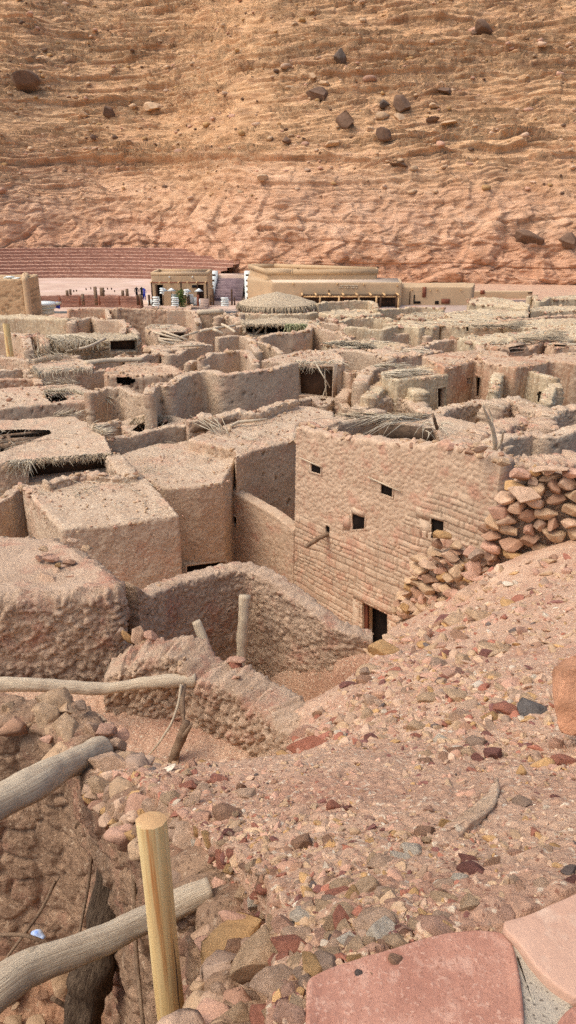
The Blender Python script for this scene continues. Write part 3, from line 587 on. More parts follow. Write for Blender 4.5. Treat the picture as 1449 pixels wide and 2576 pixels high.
def logt(name, label, cat, pts, r, mat='log', sides=14, rough=.22, step=.04, seed=1, parent=None, group=None, stubs=()):
    mb = MB(); mb.tube(pts, r, sides, rough=rough, seed=seed, step=step)
    for s_ in stubs: mb.tube(s_[0], s_[1], 8, rough=rough, seed=seed, step=step)
    o = mb.build(name, mat, parent, smooth=True)
    return tag(o, label, cat, group) if parent is None else o
logt('wooden_beam', 'long smooth pale log lying level across the hollow from the left edge', 'log', [A(-60, 1722, 6.9), A(80, 1722, 6.9), A(180, 1728, 6.95), A(270, 1734, 7.0), A(340, 1722, 7.0), A(400, 1713, 7.0), A(492, 1710, 7.05)], [.075, .075, .073, .068, .066, .07, .08], seed=3, sides=20, step=.03)
logt('wooden_beam', 'thick cracked log slanting up from the left edge onto the stone wall', 'log', [A(-60, 2050, 3.1), A(60, 1985, 3.35), A(160, 1930, 3.7), A(258, 1880, 4.1)], [.092, .092, .09, .075], seed=5, rough=.22, sides=28, step=.02)
logt('wooden_beam', 'crooked forked log crossing the pit behind the yellow post', 'log', [A(-80, 2560, 1.55), A(-10, 2490, 1.6), A(60, 2440, 1.68), A(150, 2405, 1.75), A(260, 2365, 1.85), A(380, 2308, 1.98), A(460, 2268, 2.03), A(530, 2236, 2.07)], [.062, .06, .058, .052, .049, .047, .045, .045], seed=8, sides=28, rough=.16, step=.015,
     stubs=[([A(120, 2412, 1.74), A(90, 2400, 1.72), A(68, 2396, 1.7)], [.03, .025, .014])])
logt('tree_trunk', 'dark rough barked trunk standing in the pit', 'trunk', [A(300, 2120, 3.75), A(285, 2190, 3.55), A(262, 2320, 3.4), A(235, 2450, 3.3), A(195, 2640, 3.25)], [.08, .1, .11, .11, .12], mat='bark', rough=.5, seed=12, sides=26, step=.025)
logt('wooden_post', 'grey weathered post standing in the corner of the sunken room', 'post', [A(615, 1498, 9.7), A(612, 1560, 9.6), A(608, 1640, 9.5), A(604, 1720, 9.4)], [.085, .08, .075, .08], seed=21, rough=.35)
logt('wooden_post', 'short pale post leaning left in the sunken room', 'post', [A(492, 1562, 8.5), A(515, 1615, 8.4), A(548, 1700, 8.2)], [.06, .06, .065], seed=23, rough=.2)
logt('branch', 'brown forked branch propped against the crumbling mud wall', 'branch', [A(470, 1815, 6.5), A(455, 1860, 6.45), A(440, 1900, 6.4), A(422, 1938, 6.4)], [.04, .06, .05, .045], mat='palmwood', seed=31, rough=.4, stubs=[([A(455, 1860, 6.45), A(472, 1840, 6.4), A(482, 1822, 6.4)], [.03, .025, .015]), ([A(462, 1722, 6.9), A(458, 1770, 6.7), A(464, 1825, 6.5)], [.03, .03, .02])])
logt('branch', 'thin curved stick hanging from the level log to the sand', 'branch', [A(456, 1722, 6.85), A(449, 1770, 6.7), A(432, 1820, 6.55), A(400, 1870, 6.4), A(352, 1925, 6.4)], [.016, .014, .014, .012, .01], seed=33, rough=.1, sides=7)
for i_, (a_, b_, c_, Y1, Y2, r_, lb) in enumerate([((140, 2215), (105, 2290), (10, 2420), 4.0, 3.7, .012, 'thin dark stick leaning in the pit corner at the far left'), ((232, 2130), (222, 2230), (195, 2370), 3.9, 3.4, .012, 'thin stick beside the dark trunk in the pit'), ((336, 2200), (342, 2400), (362, 2600), 2.9, 2.3, .011, 'straight thin pole between the dark trunk and the yellow post'),
                              ((-10, 2352), (60, 2350), (160, 2388), 3.6, 3.5, .014, 'short stick lying left of the blue and white litter'), ((130, 2510), (150, 2522), (175, 2540), 3.3, 3.3, .016, 'pale broken stick lying low in the pit'), ((120, 2260), (135, 2230), (150, 2205), 4.1, 4.1, .008, 'twig standing in the far corner of the pit')]):
    logt('branch', lb, 'stick', [A(*a_, Y1), A(*b_, (Y1 + Y2) / 2), A(*c_, Y2)], [r_, r_, r_ * .8], mat='palmwood', sides=6, rough=.15, seed=40 + i_, group=None)
# the squared yellow handrail post
def rail_post(label, top, H, r, lean=(0, 0)):
    e = empty('handrail_post', (top[0] + lean[0], top[1] + lean[1], top[2] - H), label, 'post'); mb = MB(); n = 10
    prof = [(math.cos(a) * (1 if abs(math.cos(a)) < .8 else .93), math.sin(a) * .9) for a in np.linspace(0, 2 * math.pi, n, endpoint=False)]
    V = []; U = []; m_ = 40
    for k in range(m_ + 1):
        f = k / m_; c = np.array([top[0] + lean[0] * (1 - f), top[1] + lean[1] * (1 - f), top[2] - H * (1 - f)])
        for q, (a, b) in enumerate(prof): rr = r * (1 + .03 * math.sin(f * 5 + 1)) * (1 + .02 * math.sin(q * 7 + f * 9)); V.append(c + np.array([a * rr, b * rr, -b * r * .16 if k == m_ else 0])); U.append((f * H * 1.5, q / n * 1.2))
    Q = [(k * n + q, k * n + (q + 1) % n, (k + 1) * n + (q + 1) % n, (k + 1) * n + q) for k in range(m_) for q in range(n)]
    mb.add(V, Q, uv=np.array(U)); mb.build('shaft', 'pine', e, smooth=True)
    m2 = MB(); V = np.array(V[-n:]); c = V.mean(0); V2 = c + (V - c) * .96 + [0, 0, .001]; m2.add(np.concatenate([V, V2, [c + [0, 0, .002]]]), [(q, (q + 1) % n, n + (q + 1) % n, n + q) for q in range(n)], [(n + q, n + (q + 1) % n, 2 * n) for q in range(n)]); m2.build('sawn_top', 'pinecut', e)
    return e
pt = A(380, 2063, 1.72); e = rail_post('smooth yellow wooden post standing upright in the foreground', pt, 1.15, .05, (.022, -.03))
m2 = MB(); pb = A(448, 2440, 1.66); m2.tube([pb + [.002, -.052, .2], pb + [.006, -.052, .08], pb + [.004, -.05, -.06], pb + [.01, -.05, -.2]], [.001, .0018, .0018, .001], 5); m2.build('crack', 'woodd', e)
# litter
mb = MB(); p = T(97, 2358, 1, 5); p = A(97, 2358, 3.85); mb.tube([p + [-.05, .03, .0], p + [.0, 0, .03], p + [.05, -.03, .02]], [.02, .032, .02], 9, rough=.4); tag(mb.build('litter', 'clump'), 'crumpled blue and white plastic litter in the pit', 'litter')
mb = MB()
for k in range(110):
    q = A(rnd.uniform(-80, 420), rnd.uniform(2180, 2620), 1); t_ = (CH - 6.12) / (CH - q[2]); q = np.array([q[0] * t_, q[1] * t_, 6.12]); V, F_ = rock_verts(2, 900 + k, 11, .38, .01); s_ = rnd.uniform(.03, .16)
    if inpoly(q[None, :2], PIT1)[0]: mb.add(V * [s_, s_ * .8, s_ * .35] @ rotm(rnd.uniform(-.3, .3), rnd.uniform(-.3, .3), rnd.random() * 6).T + q, None, F_, np.array(lin(RC[rnd.choice(['brown', 'pink', 'brown', 'tan'])])[:3]) * .75)
tag(mb.build('rubble', 'rock'), 'flat brown stones littering the floor of the pit', 'rubble', kind='stuff')
# path slabs at the lower right
def slab(name, label, pts, z, th, mat, **kw):
    P_ = pxs(pts, z); block(name, label, 'slab', P_, z, z - th, mat=mat, kind='mud', amp=.006, er=.007, sp=.01, rag=.002, roofamp=.003, dip=0, **kw)
slab('paving_slab', 'large red sandstone slab at the bottom of the photo', [(775, 2460), (850, 2425), (950, 2395), (1040, 2368), (1110, 2345), (1195, 2337), (1262, 2340), (1292, 2375), (1304, 2440), (1318, 2560), (1320, 2680), (780, 2700), (770, 2540)], 10.385, .16, 'slab')
slab('paving_slab', 'pale pink sandstone slab in the lower right corner', [(1262, 2312), (1330, 2295), (1390, 2272), (1470, 2235), (1560, 2230), (1580, 2500), (1449, 2512), (1400, 2480), (1355, 2440), (1325, 2400), (1300, 2362), (1270, 2340)], 10.4, .16, 'slab2')
slab('paving_slab', 'purple grey slab cut off by the lower right corner', [(1440, 2530), (1405, 2570), (1395, 2680), (1560, 2680), (1560, 2510)], 10.385, .14, 'slab')
block('cement_joint', 'grey cement filling the gap between the two big slabs', 'cement', pxs([(1280, 2350), (1320, 2395), (1370, 2450), (1450, 2520), (1420, 2700), (1300, 2700), (1290, 2500)], 10.375), 10.375, 10.2, mat='cement', kind='mud', amp=.006, er=.01, sp=.014, rag=.003, dip=0, roofamp=.004)
pa, pb = T(1118, 2165), T(1245, 1985); _c = (pa + pb) / 2; _d = pb - pa; _L = np.linalg.norm(_d[:2]); _a = math.atan2(_d[1], _d[0]); V, F_ = rock_verts(4, 31, 12, .5, .03); _t = (V[:, 0] + 1) / 2
V = V * [_L * .56, 1, 1]; V[:, 1] *= .075 - .04 * _t; V[:, 2] *= .055 - .02 * _t; V[:, 1] += .02 * np.sin(_t * 7); V = V @ rotm(0, 0, _a).T
V += np.c_[_c[0] + 0 * _t, _c[1] + 0 * _t, pa[2] * (1 - _t) + pb[2] * _t + .0]; V += fbm(V, 14, 4, 3)[:, None] * .012; tn = np.ones((len(V), 3)) * np.array([1.06, 1.03, 1.0])
tag(link('mortar_lump', mesh('mortar_lump', V, None, F_, 'mud', True, tn)), 'long pale lump of old mortar half buried in the scree', 'mortar')
# ---------------------------------------------------------------- named stones
HS = [  # px, py, w, h, colour, Y (None = on the ground), label
 (302, 1610, 36, 42, 'grey', 7.9, 'purplish stone leftmost on top of the crumbling mud wall'), (322, 1612, 22, 44, 'ochre', 7.85, 'narrow ochre stone second on the crumbling mud wall'), (348, 1606, 40, 50, 'peach', 7.8, 'tallest pale stone on top of the crumbling mud wall'), (378, 1602, 40, 26, 'pink', 7.75, 'pink wedge stone rightmost on the crumbling mud wall'), (360, 1624, 30, 20, 'tan', 7.75, 'small tan stone below the pink wedge stone'),
 (591, 1665, 48, 18, 'pink', 7.25, 'flat pink stone balanced at the foot of the corner post'), (591, 1676, 34, 14, 'red', 7.22, 'small red stone under the flat pink stone'),
 (111, 1386, 28, 15, 'tan', 9.3, None), (98, 1408, 24, 22, 'pink', 9.15, None), (130, 1408, 40, 16, 'pink', 9.15, None), (172, 1418, 34, 14, 'brown', 9.05, None), (146, 1426, 18, 16, 'ochre', 8.95, None), (145, 1447, 42, 26, 'peach', 8.85, None), (124, 1470, 60, 38, 'peach', 8.65, 'largest pale stone of the heap on the left roof'), (180, 1458, 30, 18, 'pink', 8.75, None), (182, 1363, 26, 14, 'peach', 9.75, 'pale flat stone at the far right edge of the left roof'), (217, 1381, 26, 14, 'tan', 9.55, 'second pale stone on the right edge of the left roof'), (95, 1478, 22, 20, 'ochre', 8.6, None),
 (140, 1782, 92, 60, 'tan', 4.7, 'broad tan block at the back of the rubble wall'), (165, 1850, 96, 84, 'tan', 4.4, 'biggest tan block above the end of the cracked log'), (112, 1815, 62, 54, 'tan', 4.55, 'rough tan block left of the biggest one'), (205, 1786, 34, 34, 'grey', 4.55, 'small grey stone right of the broad tan block'), (232, 1838, 40, 34, 'peach', 4.4, None), (265, 1842, 54, 36, 'pink', 4.35, None), (290, 1885, 50, 46, 'peach', 4.15, 'rounded pink stone just right of the cracked log end'), (20, 1790, 36, 36, 'tan', 4.75, 'tan stone at the left edge on the rubble wall'), (28, 1850, 44, 34, 'ochre', 4.65, 'ochre stone in the face of the rubble wall'),
 (275, 1937, 92, 60, 'peach', 3.75, 'large pale angular stone on top of the retaining wall'), (335, 1932, 32, 28, 'pink', 3.8, None), (258, 1995, 64, 66, 'tan', 3.45, 'tan block lowest left of the big pale angular stone'), (297, 1978, 40, 50, 'pink', 3.5, 'upright rosy stone between two tan blocks'), (335, 1992, 56, 46, 'peach', 3.4, 'pale tan block below the dark blue stone'), (350, 1968, 48, 22, 'blue', 3.5, 'flat dark blue stone on the retaining wall'), (370, 2012, 72, 44, 'grey', 3.15, 'flat purple grey stone behind the yellow post'), (385, 2038, 56, 26, 'peach', 2.95, 'flat pale stone just above the yellow post'),
 (235, 2030, 44, 50, 'red', 3.6, 'reddish stone sticking out of the retaining wall face'), (478, 1975, 46, 38, 'red', None, 'brick red angular stone above the yellow post'), (552, 1960, 52, 38, 'red', None, 'larger brick red stone right of the first red one'), (604, 1975, 26, 38, 'brown', None, None), (622, 1996, 50, 42, 'peach', None, None), (487, 1925, 36, 26, 'pink', None, None), (538, 1927, 24, 18, 'dark', None, 'small dark stone at the edge of the sandy hollow'), (465, 1946, 30, 28, 'tan', None, None), (575, 2042, 80, 64, 'brown', None, 'big brown faceted block right of the yellow post top'), (478, 2090, 96, 62, 'peach', None, 'big smooth peach block beside the yellow post'), (510, 2052, 64, 40, 'pink', None, None), (503, 2132, 56, 44, 'white', None, 'whitish stone below the big peach block'), (460, 2168, 36, 44, 'red', None, None), (543, 2142, 34, 32, 'pink', None, None), (576, 2096, 34, 28, 'maroon', None, None),
 (550, 2212, 76, 66, 'ochre', None, 'ochre tan block at the end of the forked log'), (616, 2240, 54, 70, 'tan', None, 'tan upright block right of the forked log end'), (642, 2268, 62, 44, 'white', None, 'speckled whitish stone near the forked log end'), (650, 2312, 54, 46, 'pink', None, None), (722, 2335, 76, 56, 'pink', None, 'rounded pink stone resting on the bright red one'), (738, 2382, 104, 60, 'red', None, 'bright red wedge stone above the large slab'),
 (640, 2450, 140, 150, 'tan', 1.5, 'very large layered tan stone at the bottom centre'), (560, 2512, 62, 54, 'peach', 1.45, 'pale stone left of the very large layered stone'), (590, 2400, 54, 60, 'brown', 1.7, None), (700, 2528, 74, 56, 'ochre', 1.35, 'ochre stone left of the large red slab'), (600, 2562, 60, 40, 'tan', 1.3, None), (690, 2580, 120, 50, 'red', 1.22, 'red flat stone on the bottom edge'), (640, 2350, 60, 50, 'tan', None, None),
 (1085, 1758, 64, 34, 'tan', None, 'sharp tan wedge in the middle of the scree'), (1160, 1752, 74, 40, 'tan', None, 'broad tan stone right of the sharp wedge'), (1050, 1822, 52, 46, 'tan', None, 'tan block below the sharp wedge'), (1196, 1868, 62, 38, 'grey', None, 'purple grey stone leaning on the maroon ones'), (1242, 1892, 46, 58, 'maroon', None, 'dark maroon upright stone on the right of the scree'), (1210, 1910, 44, 36, 'maroon', None, 'maroon stone left of the upright maroon one'), (1150, 1890, 54, 38, 'brown', None, None), (1105, 1862, 36, 28, 'white', None, 'small whitish stone in the middle of the scree'), (1041, 1850, 30, 26, 'red', None, None), (930, 1856, 36, 24, 'maroon', None, None), (1070, 1896, 46, 24, 'tan', None, None), (1075, 1918, 42, 18, 'brown', None, None),
 (877, 1720, 44, 28, 'maroon', None, 'rosy maroon stone beside the end of the curved mud wall'), (916, 1712, 38, 30, 'brown', None, None), (925, 1690, 38, 30, 'grey', None, 'crusty grey stone beside the end of the curved mud wall'), (1120, 1702, 28, 22, 'red', None, None), (972, 1628, 84, 64, 'ochre', None, 'large ochre boulder half buried below the stone doorway'), (1081, 1592, 22, 50, 'pink', None, None), (1216, 1628, 40, 44, 'peach', None, None), (1165, 1604, 60, 24, 'brown', None, None), (1205, 1548, 66, 44, 'tan', None, 'leaning tan slab at the foot of the tumbled stones'), (800, 1790, 32, 40, 'peach', None, None), (960, 1770, 40, 20, 'peach', None, None), (982, 1816, 36, 18, 'peach', None, None), (1345, 1785, 96, 40, 'blue', None, 'blue grey slab left of the orange boulder'), (1238, 1806, 46, 30, 'ochre', None, None), (1412, 1908, 62, 66, 'red', None, 'round red brown stone under the orange boulder'), (1404, 1874, 40, 34, 'pink', None, None),
 (840, 2026, 36, 42, 'red', None, None), (877, 2030, 26, 36, 'maroon', None, None), (926, 2058, 36, 34, 'pink', None, None), (1066, 2092, 62, 46, 'brown', None, 'flat brown stone left of the mortar lump'), (1076, 2112, 28, 26, 'tan', None, None), (1130, 2072, 46, 46, 'ochre', None, 'ochre stone beside the mortar lump'), (1182, 2162, 52, 40, 'maroon', None, 'maroon stone at the foot of the mortar lump'), (1074, 2035, 30, 36, 'pink', None, None), (1125, 2222, 52, 20, 'brown', None, None), (1002, 2338, 34, 38, 'maroon', None, None), (965, 2318, 20, 30, 'ochre', None, None), (928, 2372, 42, 42, 'tan', None, None), (962, 2370, 38, 48, 'brown', None, None), (995, 2418, 38, 48, 'brown', None, 'brown oval stone above the large red slab'), (905, 2452, 30, 36, 'dark', None, 'dark grey stone above the large red slab'), (937, 2448, 36, 26, 'tan', None, None), (840, 2452, 26, 44, 'tan', None, None), (1137, 2338, 24, 32, 'tan', None, None), (762, 2115, 52, 60, 'brown', None, None), (832, 2120, 46, 40, 'brown', None, None), (1300, 2145, 40, 26, 'pink', None, None), (1310, 2020, 50, 26, 'grey', None, None), (1400, 2005, 26, 26, 'maroon', None, None)]
SZW = lambda w: 'small' if w < 30 else 'fist sized' if w < 48 else 'large'
CN = {'tan': 'tan', 'pink': 'rosy pink', 'red': 'brick red', 'maroon': 'dark maroon', 'grey': 'purplish grey', 'ochre': 'ochre', 'white': 'whitish', 'dark': 'dark grey', 'blue': 'blue grey', 'peach': 'pale peach', 'brown': 'brown'}
for k_, (x, y, w_, h_, c_, Y_, lb) in enumerate(HS):
    p = A(x, y, Y_) if Y_ else T(x, y + h_ * .25); m = p[1] / fwd(y); sx = w_ * m * .56; sz = h_ * m * .5
    grp = None
    if lb is None:
        roof = y < 1500; wl = Y_ and not roof; place = 'on the left flat roof' if roof else 'on the wall beside the pit' if wl else 'on the scree'
        lb = f'{SZW(w_)} {CN[c_]} angular stone {place}'; grp = 'stones ' + place
    stone(tuple(p + np.array([0, sx * .2, sz * (.4 if Y_ else .2)])), (sx, sx * .85, sz * (1.05 if Y_ else .9)), c_, lb, grp or 'loose stones picked out in the foreground', k_ % 14, (rnd.uniform(-.25, .25), rnd.uniform(-.25, .25), rnd.uniform(-.5, .5)))
# the orange boulder at the right edge
_b = T(1440, 1878); _m = _b[1] / fwd(1878); p = A(1468, 1772, _b[1] + .08); V, F_ = rock_verts(4, 8, 13, .5, .05); s_ = 84 * _m
V = V * [s_ * 1.05, s_ * 1.2, s_ * 1.5] @ rotm(0, .12, 0).T + p; V = V + (V - p) / .25 * (fbm(V, 7, 5, 5, .6)[:, None] * .035); tn = np.array(lin((200, 142, 108))[:3]) * (1 + fbm(V, 6, 4, 3)[:, None] * .5); tn = np.where(fbm(V * [1, 1, 2], 5, 4, 13)[:, None] > .12, tn * [.74, .68, .64], tn)
tag(link('boulder', mesh('boulder', V, None, F_, 'rock', False, tn)), 'big rounded orange boulder cut off by the right edge', 'boulder')
# ---------------------------------------------------------------- scree stones: the largest one by one, the rest as gravel
SCR = np.array([(1449, 1400), (1250, 1425), (1060, 1550), (965, 1605), (890, 1700), (790, 1800), (700, 1905), (430, 1925), (310, 1925), (440, 2090), (620, 2330), (600, 2576), (1900, 2576), (1900, 1380)], float)
SLB = [np.array([(775, 2460), (1110, 2345), (1262, 2340), (1320, 2576), (780, 2600)]), np.array([(1262, 2312), (1449, 2240), (1580, 2220), (1600, 2600), (1300, 2600)])]
cand = []; lx = nr.uniform(300, 1800, 34000); ly = 1400 + 1176 * nr.rand(34000)
ok = inpoly(np.stack([lx, ly], 1), SCR)
for s_ in SLB: ok &= ~inpoly(np.stack([lx, ly], 1), s_)
lx, ly = lx[ok], ly[ok]
Yg = np.exp(np.linspace(math.log(.8), math.log(17), 220))
def Tmany(lx, ly):
    out = np.zeros((len(lx), 3))
    for a in range(0, len(lx), 2000):
        x, y = lx[a:a + 2000], ly[a:a + 2000]; f = fwd(y); k = kk(y); PX = ((x - CX) / f)[:, None] * Yg; PZ = CH - k[:, None] * Yg; PY = np.broadcast_to(Yg, PX.shape)
        h = HG(PX, PY); i = np.argmax(PZ < h, 1); i = np.maximum(i, 1); r = np.arange(len(x)); u = PZ[r, i - 1] - h[r, i - 1]; v = h[r, i] - PZ[r, i]; t = u / (u + v + 1e-9)
        out[a:a + 2000] = np.stack([PX[r, i - 1] * (1 - t) + PX[r, i] * t, PY[r, i - 1] * (1 - t) + PY[r, i] * t, PZ[r, i - 1] * (1 - t) + PZ[r, i] * t], 1)
    return out
_gy = np.linspace(.5, 18, 700); _gx = np.linspace(-8, 9, 600); _gg = height(np.stack(np.meshgrid(_gx, _gy), 2).reshape(-1, 2)).reshape(700, 600)
def HG(X, Y):
    u = np.clip((X + 8) / 17 * 599, 0, 598.99); v = np.clip((Y - .5) / 17.5 * 699, 0, 698.99); i = u.astype(int); j = v.astype(int); a = u - i; b = v - j
    return (_gg[j, i] * (1 - a) * (1 - b) + _gg[j, i + 1] * a * (1 - b) + _gg[j + 1, i] * (1 - a) * b + _gg[j + 1, i + 1] * a * b)
PP = Tmany(lx, ly); mpp = PP[:, 1] / fwd(ly)
den = fbm(np.c_[PP[:, 0], PP[:, 1], PP[:, 0] * 0], .8, 3, 71)
dens = np.where((lx > 1200) & (ly > 1950), .35, 1.) * np.where((lx > 1250) & (ly < 1750), .5, 1.)
spx = 3.2 + nr.exponential(5.2, len(lx)) * (1 + den) ; szw = np.clip(spx * mpp, .006, .13); szw = np.where(nr.rand(len(lx)) < .02, szw * 2.2, szw)
kp = nr.rand(len(lx)) < dens * (.35 + .65 * sstep(-.35, .25, fbm(np.c_[PP[:, 0], PP[:, 1], PP[:, 0] * 0], 1.6, 3, 72))); PP, szw, mpp, lx, ly = PP[kp], szw[kp], mpp[kp], lx[kp], ly[kp]
order = np.argsort(-szw / mpp); CL = ['tan', 'pink', 'red', 'maroon', 'grey', 'ochre', 'white', 'dark', 'peach', 'brown']; CW = np.cumsum([.26, .2, .06, .04, .06, .05, .03, .012, .26, .06])
ci_ = np.searchsorted(CW / CW[-1], nr.rand(len(lx))); ci_ = np.minimum(ci_, 9)
inf = [q for q in order if lx[q] < 1449][:110]; _is = set(inf); rest = [q for q in order if q not in _is]
for q in inf:
    c_ = CL[ci_[q]]; s_ = szw[q]; w_ = s_ / mpp[q] * 2
    zone = 'upper scree below the tumbled stones' if ly[q] < 1720 else 'middle of the scree slope' if ly[q] < 2050 else 'lower scree above the slabs'
    stone(tuple(PP[q] + [0, 0, s_ * .1]), (s_ * rnd.uniform(.8, 1.2), s_ * rnd.uniform(.7, 1), s_ * rnd.uniform(.35, .7)), c_, f'{CN[c_]} broken stone lying in the {zone}', 'broken stones lying on the scree slope')
_n = 0
while _n < 62:
    f = rnd.random(); x = 330 + 330 * f + rnd.gauss(60, 70); y = 1935 + 560 * f + rnd.gauss(-20, 45)
    if not (440 < x < 860 and y < 2540) or not inpoly(np.array([[x, y]]), SCR)[0] or inpoly(np.array([[x, y]]), SLB[0])[0]: continue
    q = T(x, y); m = q[1] / fwd(y); w_ = rnd.uniform(22, 56) * m * .5; _n += 1; c_ = rnd.choice(['tan', 'peach', 'pink', 'peach', 'tan', 'red', 'brown', 'ochre'])
    stone(tuple(q + [0, 0, w_ * .3]), (w_ * rnd.uniform(.9, 1.3), w_ * rnd.uniform(.7, 1), w_ * rnd.uniform(.4, .75)), c_, f'{CN[c_]} block in the rubble heaped along the rim of the pit', 'blocks heaped along the rim of the pit', rot=(rnd.uniform(-.7, .7), rnd.uniform(-.7, .7), rnd.uniform(0, 6)))
mb = MB(); rv1 = [rock_verts(1, 500 + k, 7, .4, 0) for k in range(10)]; rv2 = [rock_verts(2, 520 + k, 10, .36, 0) for k in range(12)]
for n_, q in enumerate(rest[:19000]):
    V, F_ = rv2[nr.randint(12)] if n_ < 3500 else rv1[nr.randint(10)]; s_ = szw[q]; V = V @ rotm(*(nr.rand(3) * 6)).T; cc = np.array(lin(RC[CL[ci_[q]]])[:3]) * (.8 + .35 * nr.rand())
    mb.add(V * [s_ * (.75 + .7 * nr.rand()), s_ * (.55 + .4 * nr.rand()), s_ * (.2 + .4 * nr.rand())] @ rotm(nr.uniform(-.6, .6), nr.uniform(-.6, .6), nr.rand() * 6).T + PP[q] + [0, 0, s_ * .15], None, F_, cc)
tag(mb.build('gravel', 'rock'), 'fine broken stone covering the scree slope', 'gravel', kind='stuff')
# ---------------------------------------------------------------- dry stone walls at the right
def drystone(name, label, base, top, dep, sw, sh, seed, cols=('tan', 'pink', 'peach', 'ochre', 'brown', 'tan', 'peach', 'tan', 'brown'), back=True):
    """base and top are lines of world points; the face between is laid in courses of separate blocks"""
    r = np.random.RandomState(seed); base = np.array(base); top = np.array(top); mb = MB()
    L_ = np.linalg.norm(base[-1, :2] - base[0, :2]); n = max(4, int(L_ / .05)); tb, _ = resample(base, L_ / n); tt_, _ = resample(top, np.linalg.norm(top[-1, :2] - top[0, :2]) / len(tb)); tt_ = np.stack([np.interp(np.linspace(0, 1, len(tb)), np.linspace(0, 1, len(tt_)), tt_[:, k]) for k in range(3)], 1)
    d = tb[-1, :2] - tb[0, :2]; d /= np.linalg.norm(d); nn = np.array([-d[1], d[0]]); nn = nn if nn[1] < 0 else -nn
    z = 0; Hm = (tt_[:, 2] - tb[:, 2]).max()
    while z < Hm:
        hh = sh * r.uniform(.75, 1.3); u = -r.rand() * sw
        while u < L_:
            ww = sw * r.uniform(.6, 1.5); f = np.clip((u + ww / 2) / L_, 0, 1); k = int(f * (len(tb) - 1)); zz = tb[k, 2] + z + hh / 2
            if zz < tt_[k, 2] + hh * .3:
                fr = (zz - tb[k, 2]) / max(.1, tt_[k, 2] - tb[k, 2]); c = tb[k] * (1 - fr) + tt_[k] * fr; c = np.array([c[0], c[1], zz])
                V, F_ = rock_verts(3, r.randint(9999), 12, .42, .015); c3 = np.array(lin(RC[cols[r.randint(len(cols))]])[:3]) * r.uniform(.8, 1.1)
                V = V @ rotm(*(r.rand(3) * 6)).T; V = V / np.abs(V).max(0); V = V * [ww * .54, dep * r.uniform(.8, 1.15), hh * .54] @ rotm(r.uniform(-.15, .15), r.uniform(-.12, .12), math.atan2(d[1], d[0]) + r.uniform(-.2, .2)).T
                mb.add(V + c + np.r_[nn * r.uniform(-.03, .05), 0] + [0, 0, r.uniform(-.02, .02)], None, F_, c3 * (1 + fbm(V * 8, 1, 2, 4)[:, None] * .12))
            u += ww * .93
        z += hh * .9
    e = empty(name, tuple(tb[0]), label, 'wall'); mb.build('stones', 'rock', e)
    if back:
        bp_ = [p_ - np.r_[nn * (dep * 1.0 + .1), .12] for p_ in tt_[::max(1, len(tt_) // 8)]]
        V, Q, tn = wall_mesh(bp_, .4, tb[:, 2].min() - .6, kind='clods', amp=.04, sp=.05, rag=.06); link('core', mesh('core', V, Q, None, 'rough', True, tn), e)
    return e
drystone('dry_stone_wall', 'tall dry stone wall of reddish blocks at the right edge', [A(1232, 1412, 13.0), A(1330, 1395, 12.6), A(1560, 1375, 11.9)], [A(1245, 1290, 13.1), A(1262, 1240, 13.1), A(1295, 1185, 13.0), A(1340, 1172, 12.9), A(1430, 1185, 12.6), A(1560, 1180, 12.2)], .2, .36, .21, 5)
drystone('dry_stone_wall', 'tumbled dry stone wall stepping down to the stone doorway', [A(1005, 1558, 15.2), A(1070, 1545, 14.2), A(1150, 1490, 13.6), A(1245, 1425, 13.0)], [A(1008, 1500, 15.3), A(1050, 1415, 14.6), A(1095, 1375, 14.1), A(1130, 1372, 13.9), A(1180, 1390, 13.6), A(1245, 1380, 13.2)], .18, .32, .19, 9)
for x, y, w_, h_, c_, Y_, lb in [(1111, 1344, 46, 26, 'ochre', 14.0, 'smooth ochre stone balanced on top of the tumbled wall'), (1102, 1368, 26, 26, 'brown', 14.0, 'brown stone under the balanced ochre stone'), (1135, 1398, 50, 36, 'peach', 13.7, 'big pale block on the tumbled wall'), (1205, 1130, 40, 26, 'peach', 15.2, 'pale round stone on the broken top of the tall stone house'), (1222, 1330, 32, 28, 'brown', 13.3, 'brown block at the corner of the tall dry stone wall'), (1240, 1350, 22, 34, 'tan', 13.2, 'upright tan stone at the corner of the dry stone wall'), (1195, 1400, 44, 34, 'grey', 13.2, 'greyish block between the two dry stone walls'), (1190, 1425, 44, 36, 'pink', 13.1, 'leaning pink block between the two dry stone walls'),
                              (1308, 1190, 48, 40, 'pink', 12.8, 'large pink block on the top left of the tall dry stone wall'), (1382, 1178, 80, 18, 'peach', 12.6, 'long flat pale slab on top of the tall dry stone wall'), (1318, 1245, 74, 42, 'peach', 12.6, 'largest squared block in the tall dry stone wall'), (1268, 1165, 34, 24, 'tan', 13.4, 'tan stone left of the long flat slab'), (1185, 1450, 50, 22, 'pink', 12.9, 'flat pink stone low between the dry stone walls'), (1145, 1440, 40, 50, 'tan', 13.2, 'upright tan stone low in the tumbled wall'), (1022, 1532, 32, 26, 'ochre', 14.6, 'round ochre stone at the right of the stone doorway'), (1250, 1158, 30, 20, 'tan', 14.2, None)]:
    p = A(x, y, Y_); m = Y_ / fwd(y); stone(tuple(p), (w_ * m * .55, w_ * m * .5, h_ * m * .55), c_, lb or 'small tan stone on the wall top beside the dry stone wall', 'blocks lying on the dry stone walls', None, (rnd.uniform(-.15, .15), rnd.uniform(-.15, .15), rnd.uniform(-.3, .3)))
